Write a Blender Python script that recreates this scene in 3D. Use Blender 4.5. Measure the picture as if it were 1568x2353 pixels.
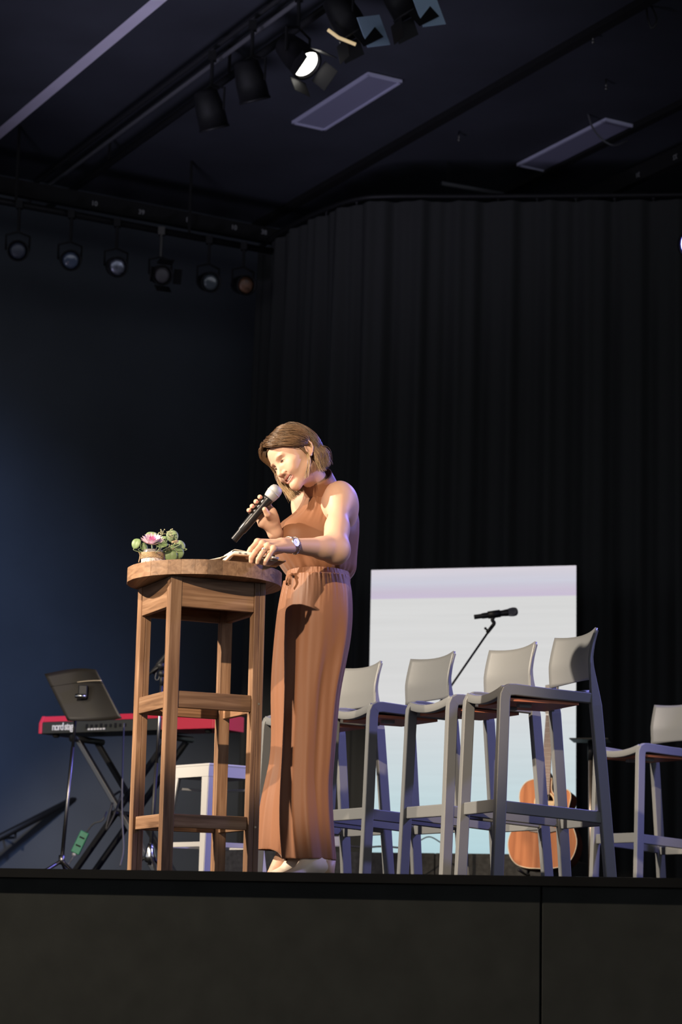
import bpy, math, random
import numpy as np
from mathutils import Vector, Matrix
random.seed(7); np.random.seed(7)
for o in list(bpy.data.objects): bpy.data.objects.remove(o)
SC = bpy.context.scene
COL = SC.collection
rad = math.radians

# ------------------------------------------------------------------ camera
# z = 0 is the stage floor; the camera stands in the hall, its eye a little below stage level
PITCH, ROLL, CAMZ, FPX, IW, IH = rad(10.7), rad(1.25), -0.176, 5100.0, 1568, 2353
fwd = Vector((0, math.cos(PITCH), math.sin(PITCH)))
up0 = Vector((0, -math.sin(PITCH), math.cos(PITCH)))
rt0 = Vector((1, 0, 0))
rgt = rt0*math.cos(ROLL) + up0*math.sin(ROLL)
upv = -rt0*math.sin(ROLL) + up0*math.cos(ROLL)
cam = bpy.data.cameras.new('camera'); camo = bpy.data.objects.new('camera', cam); COL.objects.link(camo)
M3 = Matrix((rgt, upv, -fwd)).transposed()
camo.matrix_world = Matrix.Translation((0, 0, CAMZ)) @ M3.to_4x4()
cam.sensor_fit = 'VERTICAL'; cam.sensor_height = 36.0; cam.lens = FPX/IH*36.0
cam.clip_start = 0.1; cam.clip_end = 200
cam.dof.use_dof = True; cam.dof.focus_distance = 8.35; cam.dof.aperture_fstop = 4.5
SC.camera = camo
def ray(x, y):
    d = fwd*FPX + rgt*(x-IW/2) - upv*(y-IH/2)
    return d/d.y
def A(x, y, D):                       # the point seen at photo pixel x, y standing D metres deep
    return Vector((0, 0, CAMZ)) + ray(x, y)*D
def AZ(x, y, z):                      # the point seen at photo pixel x, y at height z
    r = ray(x, y); return Vector((0, 0, CAMZ)) + r*((z-CAMZ)/r.z)

# ------------------------------------------------------------------ world, lights, exposure
SC.view_settings.view_transform = 'Standard'; SC.view_settings.look = 'None'
SC.view_settings.gamma = 1.0; SC.view_settings.use_curve_mapping = False
SC.view_settings.exposure = 0.0
wd = bpy.data.worlds.new('hall'); SC.world = wd; wd.use_nodes = True
wd.node_tree.nodes['Background'].inputs[0].default_value = (0.78, 0.82, 0.92, 1)
wd.node_tree.nodes['Background'].inputs[1].default_value = 0.8
def spot(name, loc, target, watts, color, deg, blend=0.3, size=0.12):
    l = bpy.data.lights.new(name, 'SPOT'); l.energy = watts; l.color = color
    l.spot_size = rad(deg); l.spot_blend = blend; l.shadow_soft_size = size
    o = bpy.data.objects.new(name, l); COL.objects.link(o)
    o.location = loc
    o.rotation_euler = (Vector(target)-Vector(loc)).to_track_quat('-Z', 'Y').to_euler()
    return o
spot('follow_spot', (-3.23, -1.03, 4.2), (-0.33, 8.0, 1.10), 5300, (1.0, 0.80, 0.58), 10.6, 0.35, 0.06)
spot('side_wash', (-6.9, 6.7, 4.9), (0.3, 9.0, 0.7), 6300, (1.0, 0.86, 0.69), 48, 0.6, 0.08)
spot('keyboard_spot', (-3.4, -1.0, 5.0), (-1.45, 12.6, 0.85), 6500, (1.0, 0.86, 0.68), 13, 0.5, 0.08)
spot('blue_side_spot', (3.6, 8.9, 2.9), (-0.6, 10.2, 0.9), 720, (0.34, 0.33, 1.0), 76, 0.6, 0.12)
spot('blue_back_spot', A(1625, 560, 12.2), (-0.9, 10.2, 0.9), 480, (0.22, 0.22, 1.0), 80, 0.5, 0.10)
spot('blue_wall_wash', (-0.6, 11.6, 3.6), (-3.6, 15.4, 1.2), 680, (0.36, 0.54, 1.0), 70, 1.0, 0.3)
spot('added_ceiling_fill', (-2.7, 9.5, 0.15), (-0.3, 14.4, 5.6), 950, (0.76, 0.72, 1.0), 44, 1.0, 0.9)  # added fill out of view, brightens the ceiling and its white strip

# ------------------------------------------------------------------ mesh helpers
def mesh_from(name, v, f, smooth=False):
    me = bpy.data.meshes.new(name); me.from_pydata([tuple(p) for p in v], [], [tuple(q) for q in f]); me.validate(); me.update()
    if smooth: me.polygons.foreach_set('use_smooth', [True]*len(me.polygons))
    return me
class MB:
    def __init__(s): s.v = []; s.f = []
    def add(s, v, f):
        n = len(s.v); s.v += [Vector(p) for p in v]; s.f += [tuple(i+n for i in q) for q in f]; return s
    def box(s, c, d, rot=None):
        hx, hy, hz = d[0]/2, d[1]/2, d[2]/2; c = Vector(c)
        pts = [Vector((x, y, z)) for x in (-hx, hx) for y in (-hy, hy) for z in (-hz, hz)]
        if rot is not None: pts = [rot @ p for p in pts]
        return s.add([c+p for p in pts], [(0, 1, 3, 2), (4, 6, 7, 5), (0, 4, 5, 1), (2, 3, 7, 6), (0, 2, 6, 4), (1, 5, 7, 3)])
    def tube(s, path, r, n=10, cap=True, sect=None, ref=None):
        P = [Vector(p) for p in path]; m = len(P)
        R = r if isinstance(r, (list, tuple)) else [r]*m
        v = []; f = []
        t0 = (P[1]-P[0]).normalized()
        a = Vector(ref) if ref is not None else (Vector((0, 0, 1)) if abs(t0.z) < .9 else Vector((1, 0, 0)))
        for i in range(m):
            t = (P[min(i+1, m-1)]-P[max(i-1, 0)]).normalized()
            b = t.cross(a)
            if b.length < 1e-6: b = t.cross(Vector((0, 1, .01)))
            b.normalize(); u = b.cross(t).normalized()
            if ref is None: a = u
            if sect is None:
                for k in range(n):
                    q = 2*math.pi*k/n; v.append(P[i] + (b*math.cos(q)+u*math.sin(q))*R[i])
            else:
                for (x, y) in sect: v.append(P[i] + b*(x*R[i]) + u*(y*R[i]))
        if sect is not None: n = len(sect)
        for i in range(m-1):
            for k in range(n):
                k2 = (k+1) % n
                f.append((i*n+k, i*n+k2, (i+1)*n+k2, (i+1)*n+k))
        if cap: f.append(tuple(reversed(range(n)))); f.append(tuple((m-1)*n+k for k in range(n)))
        return s.add(v, f)
    def lathe(s, prof, n=24, M=None):            # prof = [(r, z)], spun about z
        v = []; f = []
        for (r, z) in prof:
            for k in range(n):
                q = 2*math.pi*k/n; v.append(Vector((r*math.cos(q), r*math.sin(q), z)))
        for i in range(len(prof)-1):
            for k in range(n):
                k2 = (k+1) % n; f.append((i*n+k, i*n+k2, (i+1)*n+k2, (i+1)*n+k))
        if prof[0][0] > 1e-5: f.append(tuple(reversed(range(n))))
        if prof[-1][0] > 1e-5: f.append(tuple((len(prof)-1)*n+k for k in range(n)))
        if M is not None: v = [M @ p for p in v]
        return s.add(v, f)
    def prism(s, out, z0, z1, M=None):           # outline [(x, y)] counter-clockwise, extruded along z
        n = len(out)
        v = [Vector((x, y, z0)) for x, y in out] + [Vector((x, y, z1)) for x, y in out]
        if M is not None: v = [M @ p for p in v]
        f = [tuple(reversed(range(n))), tuple(range(n, 2*n))] + [(i, (i+1) % n, n+(i+1) % n, n+i) for i in range(n)]
        return s.add(v, f)
    def grid(s, fn, nu, nv):
        v = [fn(i/(nu-1), j/(nv-1)) for j in range(nv) for i in range(nu)]
        f = [(j*nu+i, j*nu+i+1, (j+1)*nu+i+1, (j+1)*nu+i) for j in range(nv-1) for i in range(nu-1)]
        return s.add(v, f)
    def ball(s, c, r, n=16, m=10):
        c = Vector(c); rr = r if isinstance(r, (tuple, list)) else (r, r, r)
        v = []; f = []
        for i in range(m+1):
            a = math.pi*i/m
            for k in range(n):
                q = 2*math.pi*k/n
                v.append(c+Vector((rr[0]*math.sin(a)*math.cos(q), rr[1]*math.sin(a)*math.sin(q), -rr[2]*math.cos(a))))
        for i in range(m):
            for k in range(n):
                k2 = (k+1) % n; f.append((i*n+k, i*n+k2, (i+1)*n+k2, (i+1)*n+k))
        return s.add(v, f)
    def build(s, name, mat, parent=None, smooth=False, bevel=0, seg=2, solid=0, local=False):
        # vertices are world positions unless local=True; a parent only translates here
        off = Vector((0, 0, 0)) if (local or parent is None) else world_loc(parent)
        me = mesh_from(name, [p-off for p in s.v], s.f, smooth)
        o = bpy.data.objects.new(name, me); COL.objects.link(o)
        me.materials.append(mat)
        if parent is not None: o.parent = parent
        if solid: md = o.modifiers.new('solid', 'SOLIDIFY'); md.thickness = solid; md.offset = 0
        if bevel:
            md = o.modifiers.new('bevel', 'BEVEL'); md.width = bevel; md.segments = seg; md.limit_method = 'ANGLE'; md.angle_limit = rad(40)
        return o
def world_loc(o):
    L = Vector((0, 0, 0))
    while o is not None: L += o.location; o = o.parent
    return L
def empty(name, loc, label=None, cat=None, group=None):
    o = bpy.data.objects.new(name, None); COL.objects.link(o); o.location = loc; o.empty_display_size = .05
    tag(o, label, cat, group); return o
def tag(o, label=None, cat=None, group=None, kind=None):
    if label: o['label'] = label
    if cat: o['category'] = cat
    if group: o['group'] = group
    if kind: o['kind'] = kind
    return o
def recenter(o):                                  # put a one-mesh thing's origin at its base
    me = o.data; vs = [v.co.copy() for v in me.vertices]
    c = sum(vs, Vector())/len(vs); c.z = min(v.z for v in vs)
    me.transform(Matrix.Translation(-c)); o.location = o.location + c; return o
def frame(o, x, y, z):                            # matrix with columns x y z at origin o
    m = Matrix((x, y, z)).transposed().to_4x4(); m.translation = o; return m
def smoothpath(pts, n=24):                        # Catmull-Rom through points
    P = [Vector(p) for p in pts]; P = [P[0]*2-P[1]] + P + [P[-1]*2-P[-2]]; out = []
    k = len(P)-3
    for i in range(k):
        for j in range(n//k+1):
            t = j/(n//k+1); a, b, c, d = P[i:i+4]
            out.append(.5*((2*b)+(c-a)*t+(2*a-5*b+4*c-d)*t*t+(3*b-a-3*c+d)*t**3))
    out.append(P[-2]); return out
def text_mesh(name, txt, size, M, mat, parent, depth=.001, sp_=1., off_=0.):
    cu = bpy.data.curves.new(name, 'FONT'); cu.body = txt; cu.size = size; cu.extrude = depth; cu.align_x = 'LEFT'; cu.space_character = sp_; cu.offset = off_
    t = bpy.data.objects.new('tmp', cu); COL.objects.link(t)
    dg = bpy.context.evaluated_depsgraph_get(); dg.update()
    me = bpy.data.meshes.new_from_object(t.evaluated_get(dg)); bpy.data.objects.remove(t)
    me.transform(Matrix.Translation(-world_loc(parent)) @ M); me.materials.clear(); me.materials.append(mat)
    o = bpy.data.objects.new(name, me); COL.objects.link(o); o.parent = parent; return o

# ------------------------------------------------------------------ materials
def mat(name, col, rough=.5, metal=0., bump=0., bscale=40., var=0., vscale=6., emit=None, estr=1., spec=.5, sheen=0., sss=0., coat=0., stretch=(1, 1, 1)):
    m = bpy.data.materials.new(name); m.use_nodes = True; nt = m.node_tree; N = nt.nodes; L = nt.links
    b = N['Principled BSDF']
    b.inputs['Base Color'].default_value = (*col, 1); b.inputs['Roughness'].default_value = rough; b.inputs['Metallic'].default_value = metal
    b.inputs['Specular IOR Level'].default_value = spec; b.inputs['Sheen Weight'].default_value = sheen; b.inputs['Coat Weight'].default_value = coat
    if sss:
        b.inputs['Subsurface Weight'].default_value = sss; b.inputs['Subsurface Radius'].default_value = (.012, .004, .002); b.inputs['Subsurface Scale'].default_value = 1.0
    tc = N.new('ShaderNodeTexCoord'); mp = N.new('ShaderNodeMapping'); mp.inputs['Scale'].default_value = stretch
    L.new(tc.outputs['Object'], mp.inputs['Vector'])
    if var:
        n = N.new('ShaderNodeTexNoise'); n.inputs['Scale'].default_value = vscale; n.inputs['Detail'].default_value = 5
        L.new(mp.outputs[0], n.inputs['Vector'])
        r = N.new('ShaderNodeValToRGB'); r.color_ramp.elements[0].position = .3; r.color_ramp.elements[1].position = .7
        r.color_ramp.elements[0].color = (*[c*(1-var) for c in col], 1); r.color_ramp.elements[1].color = (*[min(1, c*(1+var)) for c in col], 1)
        L.new(n.outputs['Fac'], r.inputs[0]); L.new(r.outputs[0], b.inputs['Base Color'])
    if bump:
        n = N.new('ShaderNodeTexNoise'); n.inputs['Scale'].default_value = bscale; n.inputs['Detail'].default_value = 4
        L.new(mp.outputs[0], n.inputs['Vector'])
        bm = N.new('ShaderNodeBump'); bm.inputs['Strength'].default_value = bump; bm.inputs['Distance'].default_value = .01
        L.new(n.outputs['Fac'], bm.inputs['Height']); L.new(bm.outputs[0], b.inputs['Normal'])
    if emit: b.inputs['Emission Color'].default_value = (*emit, 1); b.inputs['Emission Strength'].default_value = estr
    return m
def wood(name, c1, c2, c3, rough=.5, s=1.0, spec=.3):      # grain runs along local x
    m = bpy.data.materials.new(name); m.use_nodes = True; nt = m.node_tree; N = nt.nodes; L = nt.links; b = N['Principled BSDF']
    tc = N.new('ShaderNodeTexCoord'); oi = N.new('ShaderNodeObjectInfo')
    ad = N.new('ShaderNodeVectorMath'); ad.operation = 'ADD'
    mu = N.new('ShaderNodeVectorMath'); mu.operation = 'SCALE'; mu.inputs['Scale'].default_value = 7.0
    cb = N.new('ShaderNodeCombineXYZ')
    for i in range(3): L.new(oi.outputs['Random'], cb.inputs[i])
    L.new(cb.outputs[0], mu.inputs[0]); L.new(tc.outputs['Object'], ad.inputs[0]); L.new(mu.outputs[0], ad.inputs[1])
    mp = N.new('ShaderNodeMapping'); mp.inputs['Scale'].default_value = (1.6*s, 26*s, 26*s); L.new(ad.outputs[0], mp.inputs[0])
    n = N.new('ShaderNodeTexNoise'); n.inputs['Scale'].default_value = 2.2; n.inputs['Detail'].default_value = 8; n.inputs['Distortion'].default_value = .6
    L.new(mp.outputs[0], n.inputs['Vector'])
    r = N.new('ShaderNodeValToRGB'); e = r.color_ramp.elements
    e[0].position = .28; e[0].color = (*c1, 1); e[1].position = .72; e[1].color = (*c3, 1); k = e.new(.5); k.color = (*c2, 1)
    L.new(n.outputs['Fac'], r.inputs[0])
    hs = N.new('ShaderNodeHueSaturation'); L.new(r.outputs[0], hs.inputs['Color'])
    mr = N.new('ShaderNodeMapRange'); mr.inputs['To Min'].default_value = .62; mr.inputs['To Max'].default_value = 1.3
    L.new(oi.outputs['Random'], mr.inputs['Value']); L.new(mr.outputs[0], hs.inputs['Value'])
    L.new(hs.outputs[0], b.inputs['Base Color']); b.inputs['Roughness'].default_value = rough; b.inputs['Specular IOR Level'].default_value = spec
    bm = N.new('ShaderNodeBump'); bm.inputs['Strength'].default_value = .25; bm.inputs['Distance'].default_value = .004
    L.new(n.outputs['Fac'], bm.inputs['Height']); L.new(bm.outputs[0], b.inputs['Normal'])
    return m
M_ = {}
M_['ceil'] = mat('ceiling_paint', (.040, .044, .058), .9, var=.25, vscale=1.2)
M_['blackmetal'] = mat('black_metal', (.009, .009, .010), .5, spec=.3)
M_['black'] = mat('black_matte', (.014, .014, .0145), .85, spec=.2)
M_['wallL'] = mat('dark_blue_wall', (.07, .08, .10), .85, var=.2, vscale=.8)
M_['curtain'] = mat('black_velour', (.040, .041, .041), .95, spec=.1)
M_['white'] = mat('white_paint', (.85, .80, .95), .7, var=.05, vscale=2)
M_['stagefront'] = mat('stage_fascia', (.0205, .0212, .0190), .9, var=.12, vscale=9, spec=.06)
M_['stagetop'] = mat('stage_floor_black', (.004, .004, .004), .8, var=.2, spec=.08)
M_['stool'] = mat('grey_plastic', (.158, .162, .163), .42, bump=.12, bscale=900)
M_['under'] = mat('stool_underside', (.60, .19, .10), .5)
M_['chrome'] = mat('chrome', (.55, .55, .55), .2, 1.0)
M_['steel'] = mat('dull_steel', (.22, .21, .20), .35, 1.0)
M_['red'] = mat('red_lacquer', (.62, .036, .07), .4)
M_['keyblack'] = mat('keyboard_panel', (.035, .037, .034), .5)
M_['print'] = mat('white_print', (.75, .75, .75), .6)
M_['numpr'] = mat('number_print', (.35, .35, .35), .7)
M_['whitemetal'] = mat('white_lacquered_metal', (.40, .39, .38), .35)
M_['panel'] = mat('light_diffuser', (.30, .30, .42), .6)
M_['panelfr'] = mat('light_frame', (.62, .62, .80), .5)
M_['desk'] = mat('music_desk_black', (.020, .017, .014), .5)
M_['green'] = mat('green_case', (.02, .19, .09), .5)
M_['cable'] = mat('black_rubber_cable', (.02, .02, .022), .5)
M_['greycable'] = mat('grey_cable', (.10, .10, .11), .5)
M_['riser'] = mat('riser_carpet', (.035, .035, .035), .95, bump=.5, bscale=300, var=.4, vscale=40)
M_['wood'] = wood('table_wood', (.12, .062, .033), (.235, .128, .070), (.35, .21, .125), .55)
M_['lampoff'] = mat('lamp_lens', (.10, .11, .13), .12, 0, coat=1.0)
M_['lampon'] = mat('lit_lens', (1, 1, 1), .3, emit=(1, .96, .88), estr=6.0)

# ================================================================== the setting
BY, BX = rad(-29.0), rad(61.0)                    # the hall's two directions as compass bearings from the view line
HY = Vector((math.sin(BY), math.cos(BY), 0))      # runs away to the left
HX = Vector((math.sin(BX), math.cos(BX), 0))      # runs away to the right
ST = Vector((math.cos(rad(15.5)), -math.sin(rad(15.5)), 0))   # along the stage's front edge
SN = Vector((math.sin(rad(15.5)), math.cos(rad(15.5)), 0))    # from the edge towards the back of the stage
ZUP = Vector((0, 0, 1))
CEIL = 5.6
def struct(o): o['kind'] = 'structure'; return o
def bar_between(mb, p, q, w, h):                  # box beam from p to q (centre line)
    p, q = Vector(p), Vector(q); x = (q-p); L = x.length; x.normalize()
    y = ZUP.cross(x).normalized(); z = x.cross(y)
    R = Matrix((x, y, z)).transposed()
    return mb.box((p+q)/2, (L, w, h), R)
# stage: floor slab and front fascia boards
E0 = AZ(700, 2005, 0.0)
def sp(a, b, z=0.): return E0 + ST*a + SN*b + ZUP*z
struct(MB().prism([(lambda p: (p.x, p.y))(sp(a, b)) for a, b in ((-7, 0), (5, 0), (5, 16), (-7, 16))], -.028, 0.).build('floor', M_['stagetop']))
wf = struct(MB().prism([(lambda p: (p.x, p.y))(sp(a, b)) for a, b in ((-7, .04), (5, .04), (5, .12), (-7, .12))], -1.2, -.03).build('wall_stage_front', M_['black']))
_r = ray(1244, 2100); seam = (Vector((0, 0, CAMZ)) + _r*((sp(0, .02)-Vector((0, 0, CAMZ))).dot(SN)/_r.dot(SN)) - E0).dot(ST)
for k in range(-3, 3):
    a0 = seam + k*2.0 + .003; a1 = a0 + 1.994
    c = sp((a0+a1)/2, .03, -.615)
    MB().box(c, (a1-a0, .018, 1.17), Matrix((ST, SN, ZUP)).transposed()).build('panel', M_['stagefront'], wf, bevel=.002)
# hall floor below and ceiling above
struct(MB().box((0, 5, -1.24), (40, 40, .06)).build('floor_hall', M_['stagetop']))
struct(MB().box((0, 12, CEIL+.1), (40, 40, .2)).build('ceiling', M_['ceil']))
# white painted strip under the beam, and the dark seams that run the same way
def along(p, n0, n1): return p + HY*n0, p + HY*n1
p1 = AZ(0, 273, CEIL-.12); p2 = AZ(0, 320, CEIL-.12)
wst = abs((p2-p1).dot(HX)); mid = (p1+p2)/2
a, b = along(mid, -14, 10)
struct(bar_between(MB(), a+ZUP*.06, b+ZUP*.06, wst, .118).build('trim_1', M_['white']))
a, b = along(mid-HX*.62, -14, 10); struct(bar_between(MB(), a+ZUP*.03, b+ZUP*.03, 1.10, .18).build('trim_2', M_['ceil']))
for i, (x, y, w) in enumerate(((1128, 208, .075), (1500, 272, .06))):
    p = AZ(x, y, CEIL-.02); a, b = along(p, -9, 6)
    struct(bar_between(MB(), a, b, w, .05).build('trim_%d' % (3+i), M_['black']))
# left wall
PIPE = AZ(324, 522, 5.0)
WN = Vector((-HX.y, HX.x, 0))                      # away from the hall
wp = PIPE + WN*1.1
struct(MB().box(wp+ZUP*(2.2-5.0)+WN*.1+HX*-2, (26, .2, 6.9), Matrix((HX, WN, ZUP)).transposed()).build('wall_left', M_['wallL']))
# side wall behind the curtain, closing the corner
q0 = wp + HX*7.0
struct(MB().box(Vector((q0.x, q0.y, 2.2))-HY*5, (.2, 16, 6.9), Matrix((HX, HY, ZUP)).transposed()).build('wall_right', M_['black']))
# handrail on the left wall
p = A(-60, 1955, 16.2); q = A(300, 1770, 17.6)
hr = empty('handrail', (p.x, p.y, 0), 'dark handrail sloping up along the blue wall', 'handrail')
MB().tube([p, q], .027, 10).build('rail', M_['blackmetal'], hr, True)
for t in (.25, .75):
    m = p.lerp(q, t); MB().tube([m, m-ZUP*.06, m-ZUP*.06+WN*.25], .01, 6).build('bracket', M_['blackmetal'], hr)
# curtain on a curved track
def crv(pts): return [AZ(x, y, 5.1) for x, y in pts]
cp = smoothpath(crv([(596, 575), (660, 530), (740, 490), (820, 464), (900, 457), (1100, 457), (1410, 455), (1700, 452), (1850, 450)]), 400)
ln = [0.]
for i in range(1, len(cp)): ln.append(ln[-1]+(cp[i]-cp[i-1]).length)
cu = empty('stage_curtain', (cp[200].x, cp[200].y, 0), 'floor-length black curtain hung in folds across the back', 'curtain')
mb = MB(); nu = len(cp)
def cpt(i, t):
    a = cp[max(0, i-1)]; b = cp[min(nu-1, i+1)]; d = (b-a).normalized(); n = Vector((d.y, -d.x, 0)); s = ln[i]
    w = .045*math.sin(2*math.pi*s/.31+.7*math.sin(s*1.7)+.5*t) + .02*math.sin(2*math.pi*s/.13+t*2+1.3*math.sin(s))
    z = 5.08*(1-t)+.01*t
    return Vector((cp[i].x, cp[i].y, z)) + n*w*(.45+.55*min(1, t*4))
mb.add([cpt(i, j/10) for j in range(11) for i in range(nu)], [(j*nu+i, j*nu+i+1, (j+1)*nu+i+1, (j+1)*nu+i) for j in range(10) for i in range(nu-1)])
mb.build('curtain_cloth', M_['curtain'], cu, True)
MB().tube([p+ZUP*.02 for p in cp[::6]], .02, 8).build('curtain_track', M_['blackmetal'], cu, True)
hookm = mat('hook_metal', (.05, .05, .05), .6)
for x, y in [(640, 541), (677, 520), (712, 502), (750, 485), (785, 472), (820, 463)] + [(878+89.2*k, 457-.3*k) for k in range(8)]:
    p = AZ(x, y, 5.12)
    MB().ball(p, (.014, .014, .014), 8, 6).tube([p, p-ZUP*.15], .004, 6).build('hook', hookm, cu)

# ceiling light panels (switched off)
def cpanel(q, lab):
    P = [AZ(x, y, CEIL-.015) for x, y in q]; c = sum(P, Vector())/4
    Lg = ((P[3]-P[0]).length+(P[2]-P[1]).length)/2; Wd = ((P[1]-P[0]).length+(P[2]-P[3]).length)/2
    o = empty('ceiling_light_panel', c, lab, 'ceiling light', 'switched-off ceiling panels')
    R = Matrix((HY, HX, ZUP)).transposed()
    MB().box(c, (Lg-.05, Wd-.03, .012), R).build('diffuser', M_['panel'], o)
    for s in (-1, 1):
        MB().box(c+HX*s*(Wd/2-.008)-ZUP*.004, (Lg, .018, .022), R).build('frame_bar', M_['panelfr'], o)
        MB().box(c+HY*s*(Lg/2-.008)-ZUP*.004, (.018, Wd, .022), R).build('frame_bar', M_['panelfr'], o)
cpanel([(674, 281), (747, 297), (925, 185), (842, 167)], 'off rectangular ceiling light panel nearest the lit spotlight')
cpanel([(1188, 379), (1260, 392), (1463, 288), (1389, 273)], 'off rectangular ceiling light panel with a loose cable hanging across')
# loose cables and little hooks under the ceiling
def cab(name, pts, r, m, lab, n=30):
    o = MB().tube(smoothpath(pts, n), r, 6).build(name, m, None, True); tag(o, lab, 'cable'); return recenter(o)
cab('hanging_cable', [AZ(1352, 262, CEIL), AZ(1362, 292, 5.5), AZ(1384, 320, 5.40), AZ(1412, 334, 5.37), AZ(1442, 324, 5.45)], .007, M_['greycable'], 'loose grey cable looping below the right ceiling panel')
cab('hanging_cable', [AZ(1486, 14, CEIL), AZ(1490, 45, 5.48), AZ(1499, 65, 5.42), AZ(1510, 45, 5.48), AZ(1498, 14, CEIL)], .007, M_['cable'], 'dark cable loop hanging at the top right corner')
for (x, y), lab in zip([(1363, 97), (1393, 204), (1055, 322)], ['tiny bright ceiling hook beside the dark ceiling seam', 'small hook hanging above the right ceiling panel', 'small ceiling hook left of the two ceiling panels']):
    p = AZ(x, y, 5.53)
    h = MB().tube([Vector((p.x, p.y, CEIL)), p], .005, 6).ball(p, .012, 8, 6).build('ceiling_hook', M_['steel'], None, True)
    tag(h, lab, 'hook', 'hooks under the ceiling'); recenter(h)
# thin batten hanging at the back
p, q = AZ(1015, 421, 5.42), AZ(1158, 446, 5.42)
bt = empty('hanging_batten', p.lerp(q, .5), 'dim slim batten bar hanging below the far ceiling', 'batten')
MB().tube([p, q], .018, 8).build('bar', M_['greycable'], bt, True)
for t in (.1, .9):
    m = p.lerp(q, t); MB().tube([m, Vector((m.x, m.y, CEIL))], .005, 6).build('hanger', M_['black'], bt)
# numbered rails
def numrail(name, lab, p, d, l0, l1, nums, face, hgt):
    o = empty(name, p, lab, 'lighting rail')
    bar_between(MB(), p+d*l0, p+d*l1, .06, hgt).build('rail', M_['black'], o)
    for t, x, y in nums:
        r = ray(x, y); n = face; P = Vector((0, 0, CAMZ)); s = (p+n*.035-P).dot(n)/r.dot(n); w = P+r*s
        Mx = frame(w-d*.022-ZUP*.018, d, ZUP, n)
        text_mesh('number', t, .052, Mx, M_['numpr'], o)
    return o
numrail('numbered_lighting_rail', 'black rail with numbers above the six hanging lamps', AZ(324, 487, 5.17), HX, -3.0, 1.6,
        [('10', 216, 467), ('39', 324, 487), ('11', 432, 505), ('10', 537, 522), ('38', 606, 533)], -WN, .12)
numrail('numbered_lighting_rail', 'black numbered rail at the right edge of the ceiling', AZ(1467, 402, 5.4), HY, -3.0, 1.5,
        [('31', 1467, 402), ('32', 1553, 360)], -HX, .12)

# ================================================================== stage lamps
def make_lamp(lab, pos, aim, lens, r=.085, L=.2, pipe=None, group=None, doors=True, hang=.22, lensmat=None):
    pos = Vector(pos); d = Vector(aim).normalized()
    o = empty('stage_spotlight', pos+ZUP*hang, lab, 'spotlight', group)
    x = d.cross(ZUP).normalized(); y = x.cross(d)
    Mx = frame(pos, x, y, d)
    MB().lathe([(r*.55, -L*.62), (r*.8, -L*.55), (r*.95, -L*.2), (r, 0), (r, L*.4), (r*1.06, L*.4), (r*1.06, L*.47), (r*.93, L*.47), (r*.93, L*.36)], 24, Mx).build('housing', M_['blackmetal'], o, True)
    MB().lathe([(0, L*.40), (r*.5, L*.395), (r*.9, L*.37)], 24, Mx).build('lens', lensmat or lens, o, True)
    yk = [pos+x*r*1.12, pos+x*r*1.15+ZUP*r*1.5, pos+ZUP*(r*1.9), pos-x*r*1.15+ZUP*r*1.5, pos-x*r*1.12]
    MB().tube(yk, .009, 6).build('yoke', M_['blackmetal'], o)
    MB().tube([pos+ZUP*r*1.9, pos+ZUP*hang], .012, 8).box(pos+ZUP*(hang-.02), (.05, .05, .06)).build('clamp', M_['steel'] if doors == 2 else M_['blackmetal'], o)
    if doors:
        for s in (-1, 1):
            for ax, up_ in ((x, y), (y, x)):
                c = pos + d*(L*.47+.05) + ax*s*(r*1.08+.02)
                R = Matrix((up_, (d*.93+ax*s*.36).normalized(), ((d*.93+ax*s*.36).normalized()).cross(up_)*-1)).transposed()
                MB().box(c, (r*1.5, .105, .004), R).build('barn_door', M_['blackmetal'], o)
    return o
# front bar with its lamps, running the same way as the strip
LB = AZ(690, 60, 5.38)
fb = empty('lighting_bar', LB, 'dark lighting bar with cables carrying the front spotlights', 'lighting bar')
a, b = LB-HY*4, LB+HY*6
MB().tube([a, b], .026, 10).build('pipe', M_['blackmetal'], fb, True)
for k, (dx, dz) in enumerate(((-.12, .07), (-.17, .02), (-.22, .08))):
    MB().tube([a+HX*dx+ZUP*dz, b+HX*dx+ZUP*dz], .016, 8).build('cable_run', M_['greycable'] if k == 1 else M_['cable'], fb, True)
for t in (-3, -1, 1, 3, 5):
    m = LB+HY*t; MB().tube([m, Vector((m.x, m.y, CEIL))], .012, 6).build('hanger', M_['black'], fb)
amb = mat('dark_amber_lens', (.05, .02, .008), .2)
for (x, y), on, lab in zip([(484, 258), (577, 192), (684, 128), (795, 42), (920, -6)], [0, 0, 1, 2, 3],
    ['dark spotlight lowest along the front lighting bar', 'dark spotlight between the lowest one and the lit one', 'glowing white stage spotlight on the front lighting bar',
     'spotlight with pale blue flap above the lit one', 'spotlight cut off by the top edge, pale blue flap']):
    p = AZ(x, y, 4.98)
    aim = (.55, -.45, -.72) if on == 1 else ((.5, .2, -.8) if on >= 2 else (.25, .35, -.9))
    lp = make_lamp(lab, p, aim, M_['lampon'] if on == 1 else amb, .095, .24, hang=.40, group='front spotlights', doors=(on > 0))
    if on >= 2:
        bl = mat('pale_blue_gel_%d' % on, (.42, .58, .75), .4)
        c = p+Vector((.16, -.06, -.10)); MB().box(c, (.15, .006, .19), Matrix.Rotation(rad(-20), 3, 'Y') @ Matrix.Rotation(rad(25), 3, 'Z')).build('gel_frame', bl, lp)
        rim = mat('warm_rim_%d' % on, (.5, .4, .25), .4, emit=(1, .75, .4), estr=.5)
        if on == 2:
            c2 = p+Vector((-.02, -.10, -.16)); MB().tube([c2+Vector((-.08, 0, .045)), c2+Vector((-.02, 0, .0)), c2+Vector((.08, 0, -.04))], .010, 6).build('lit_slot', rim, lp)
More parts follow.
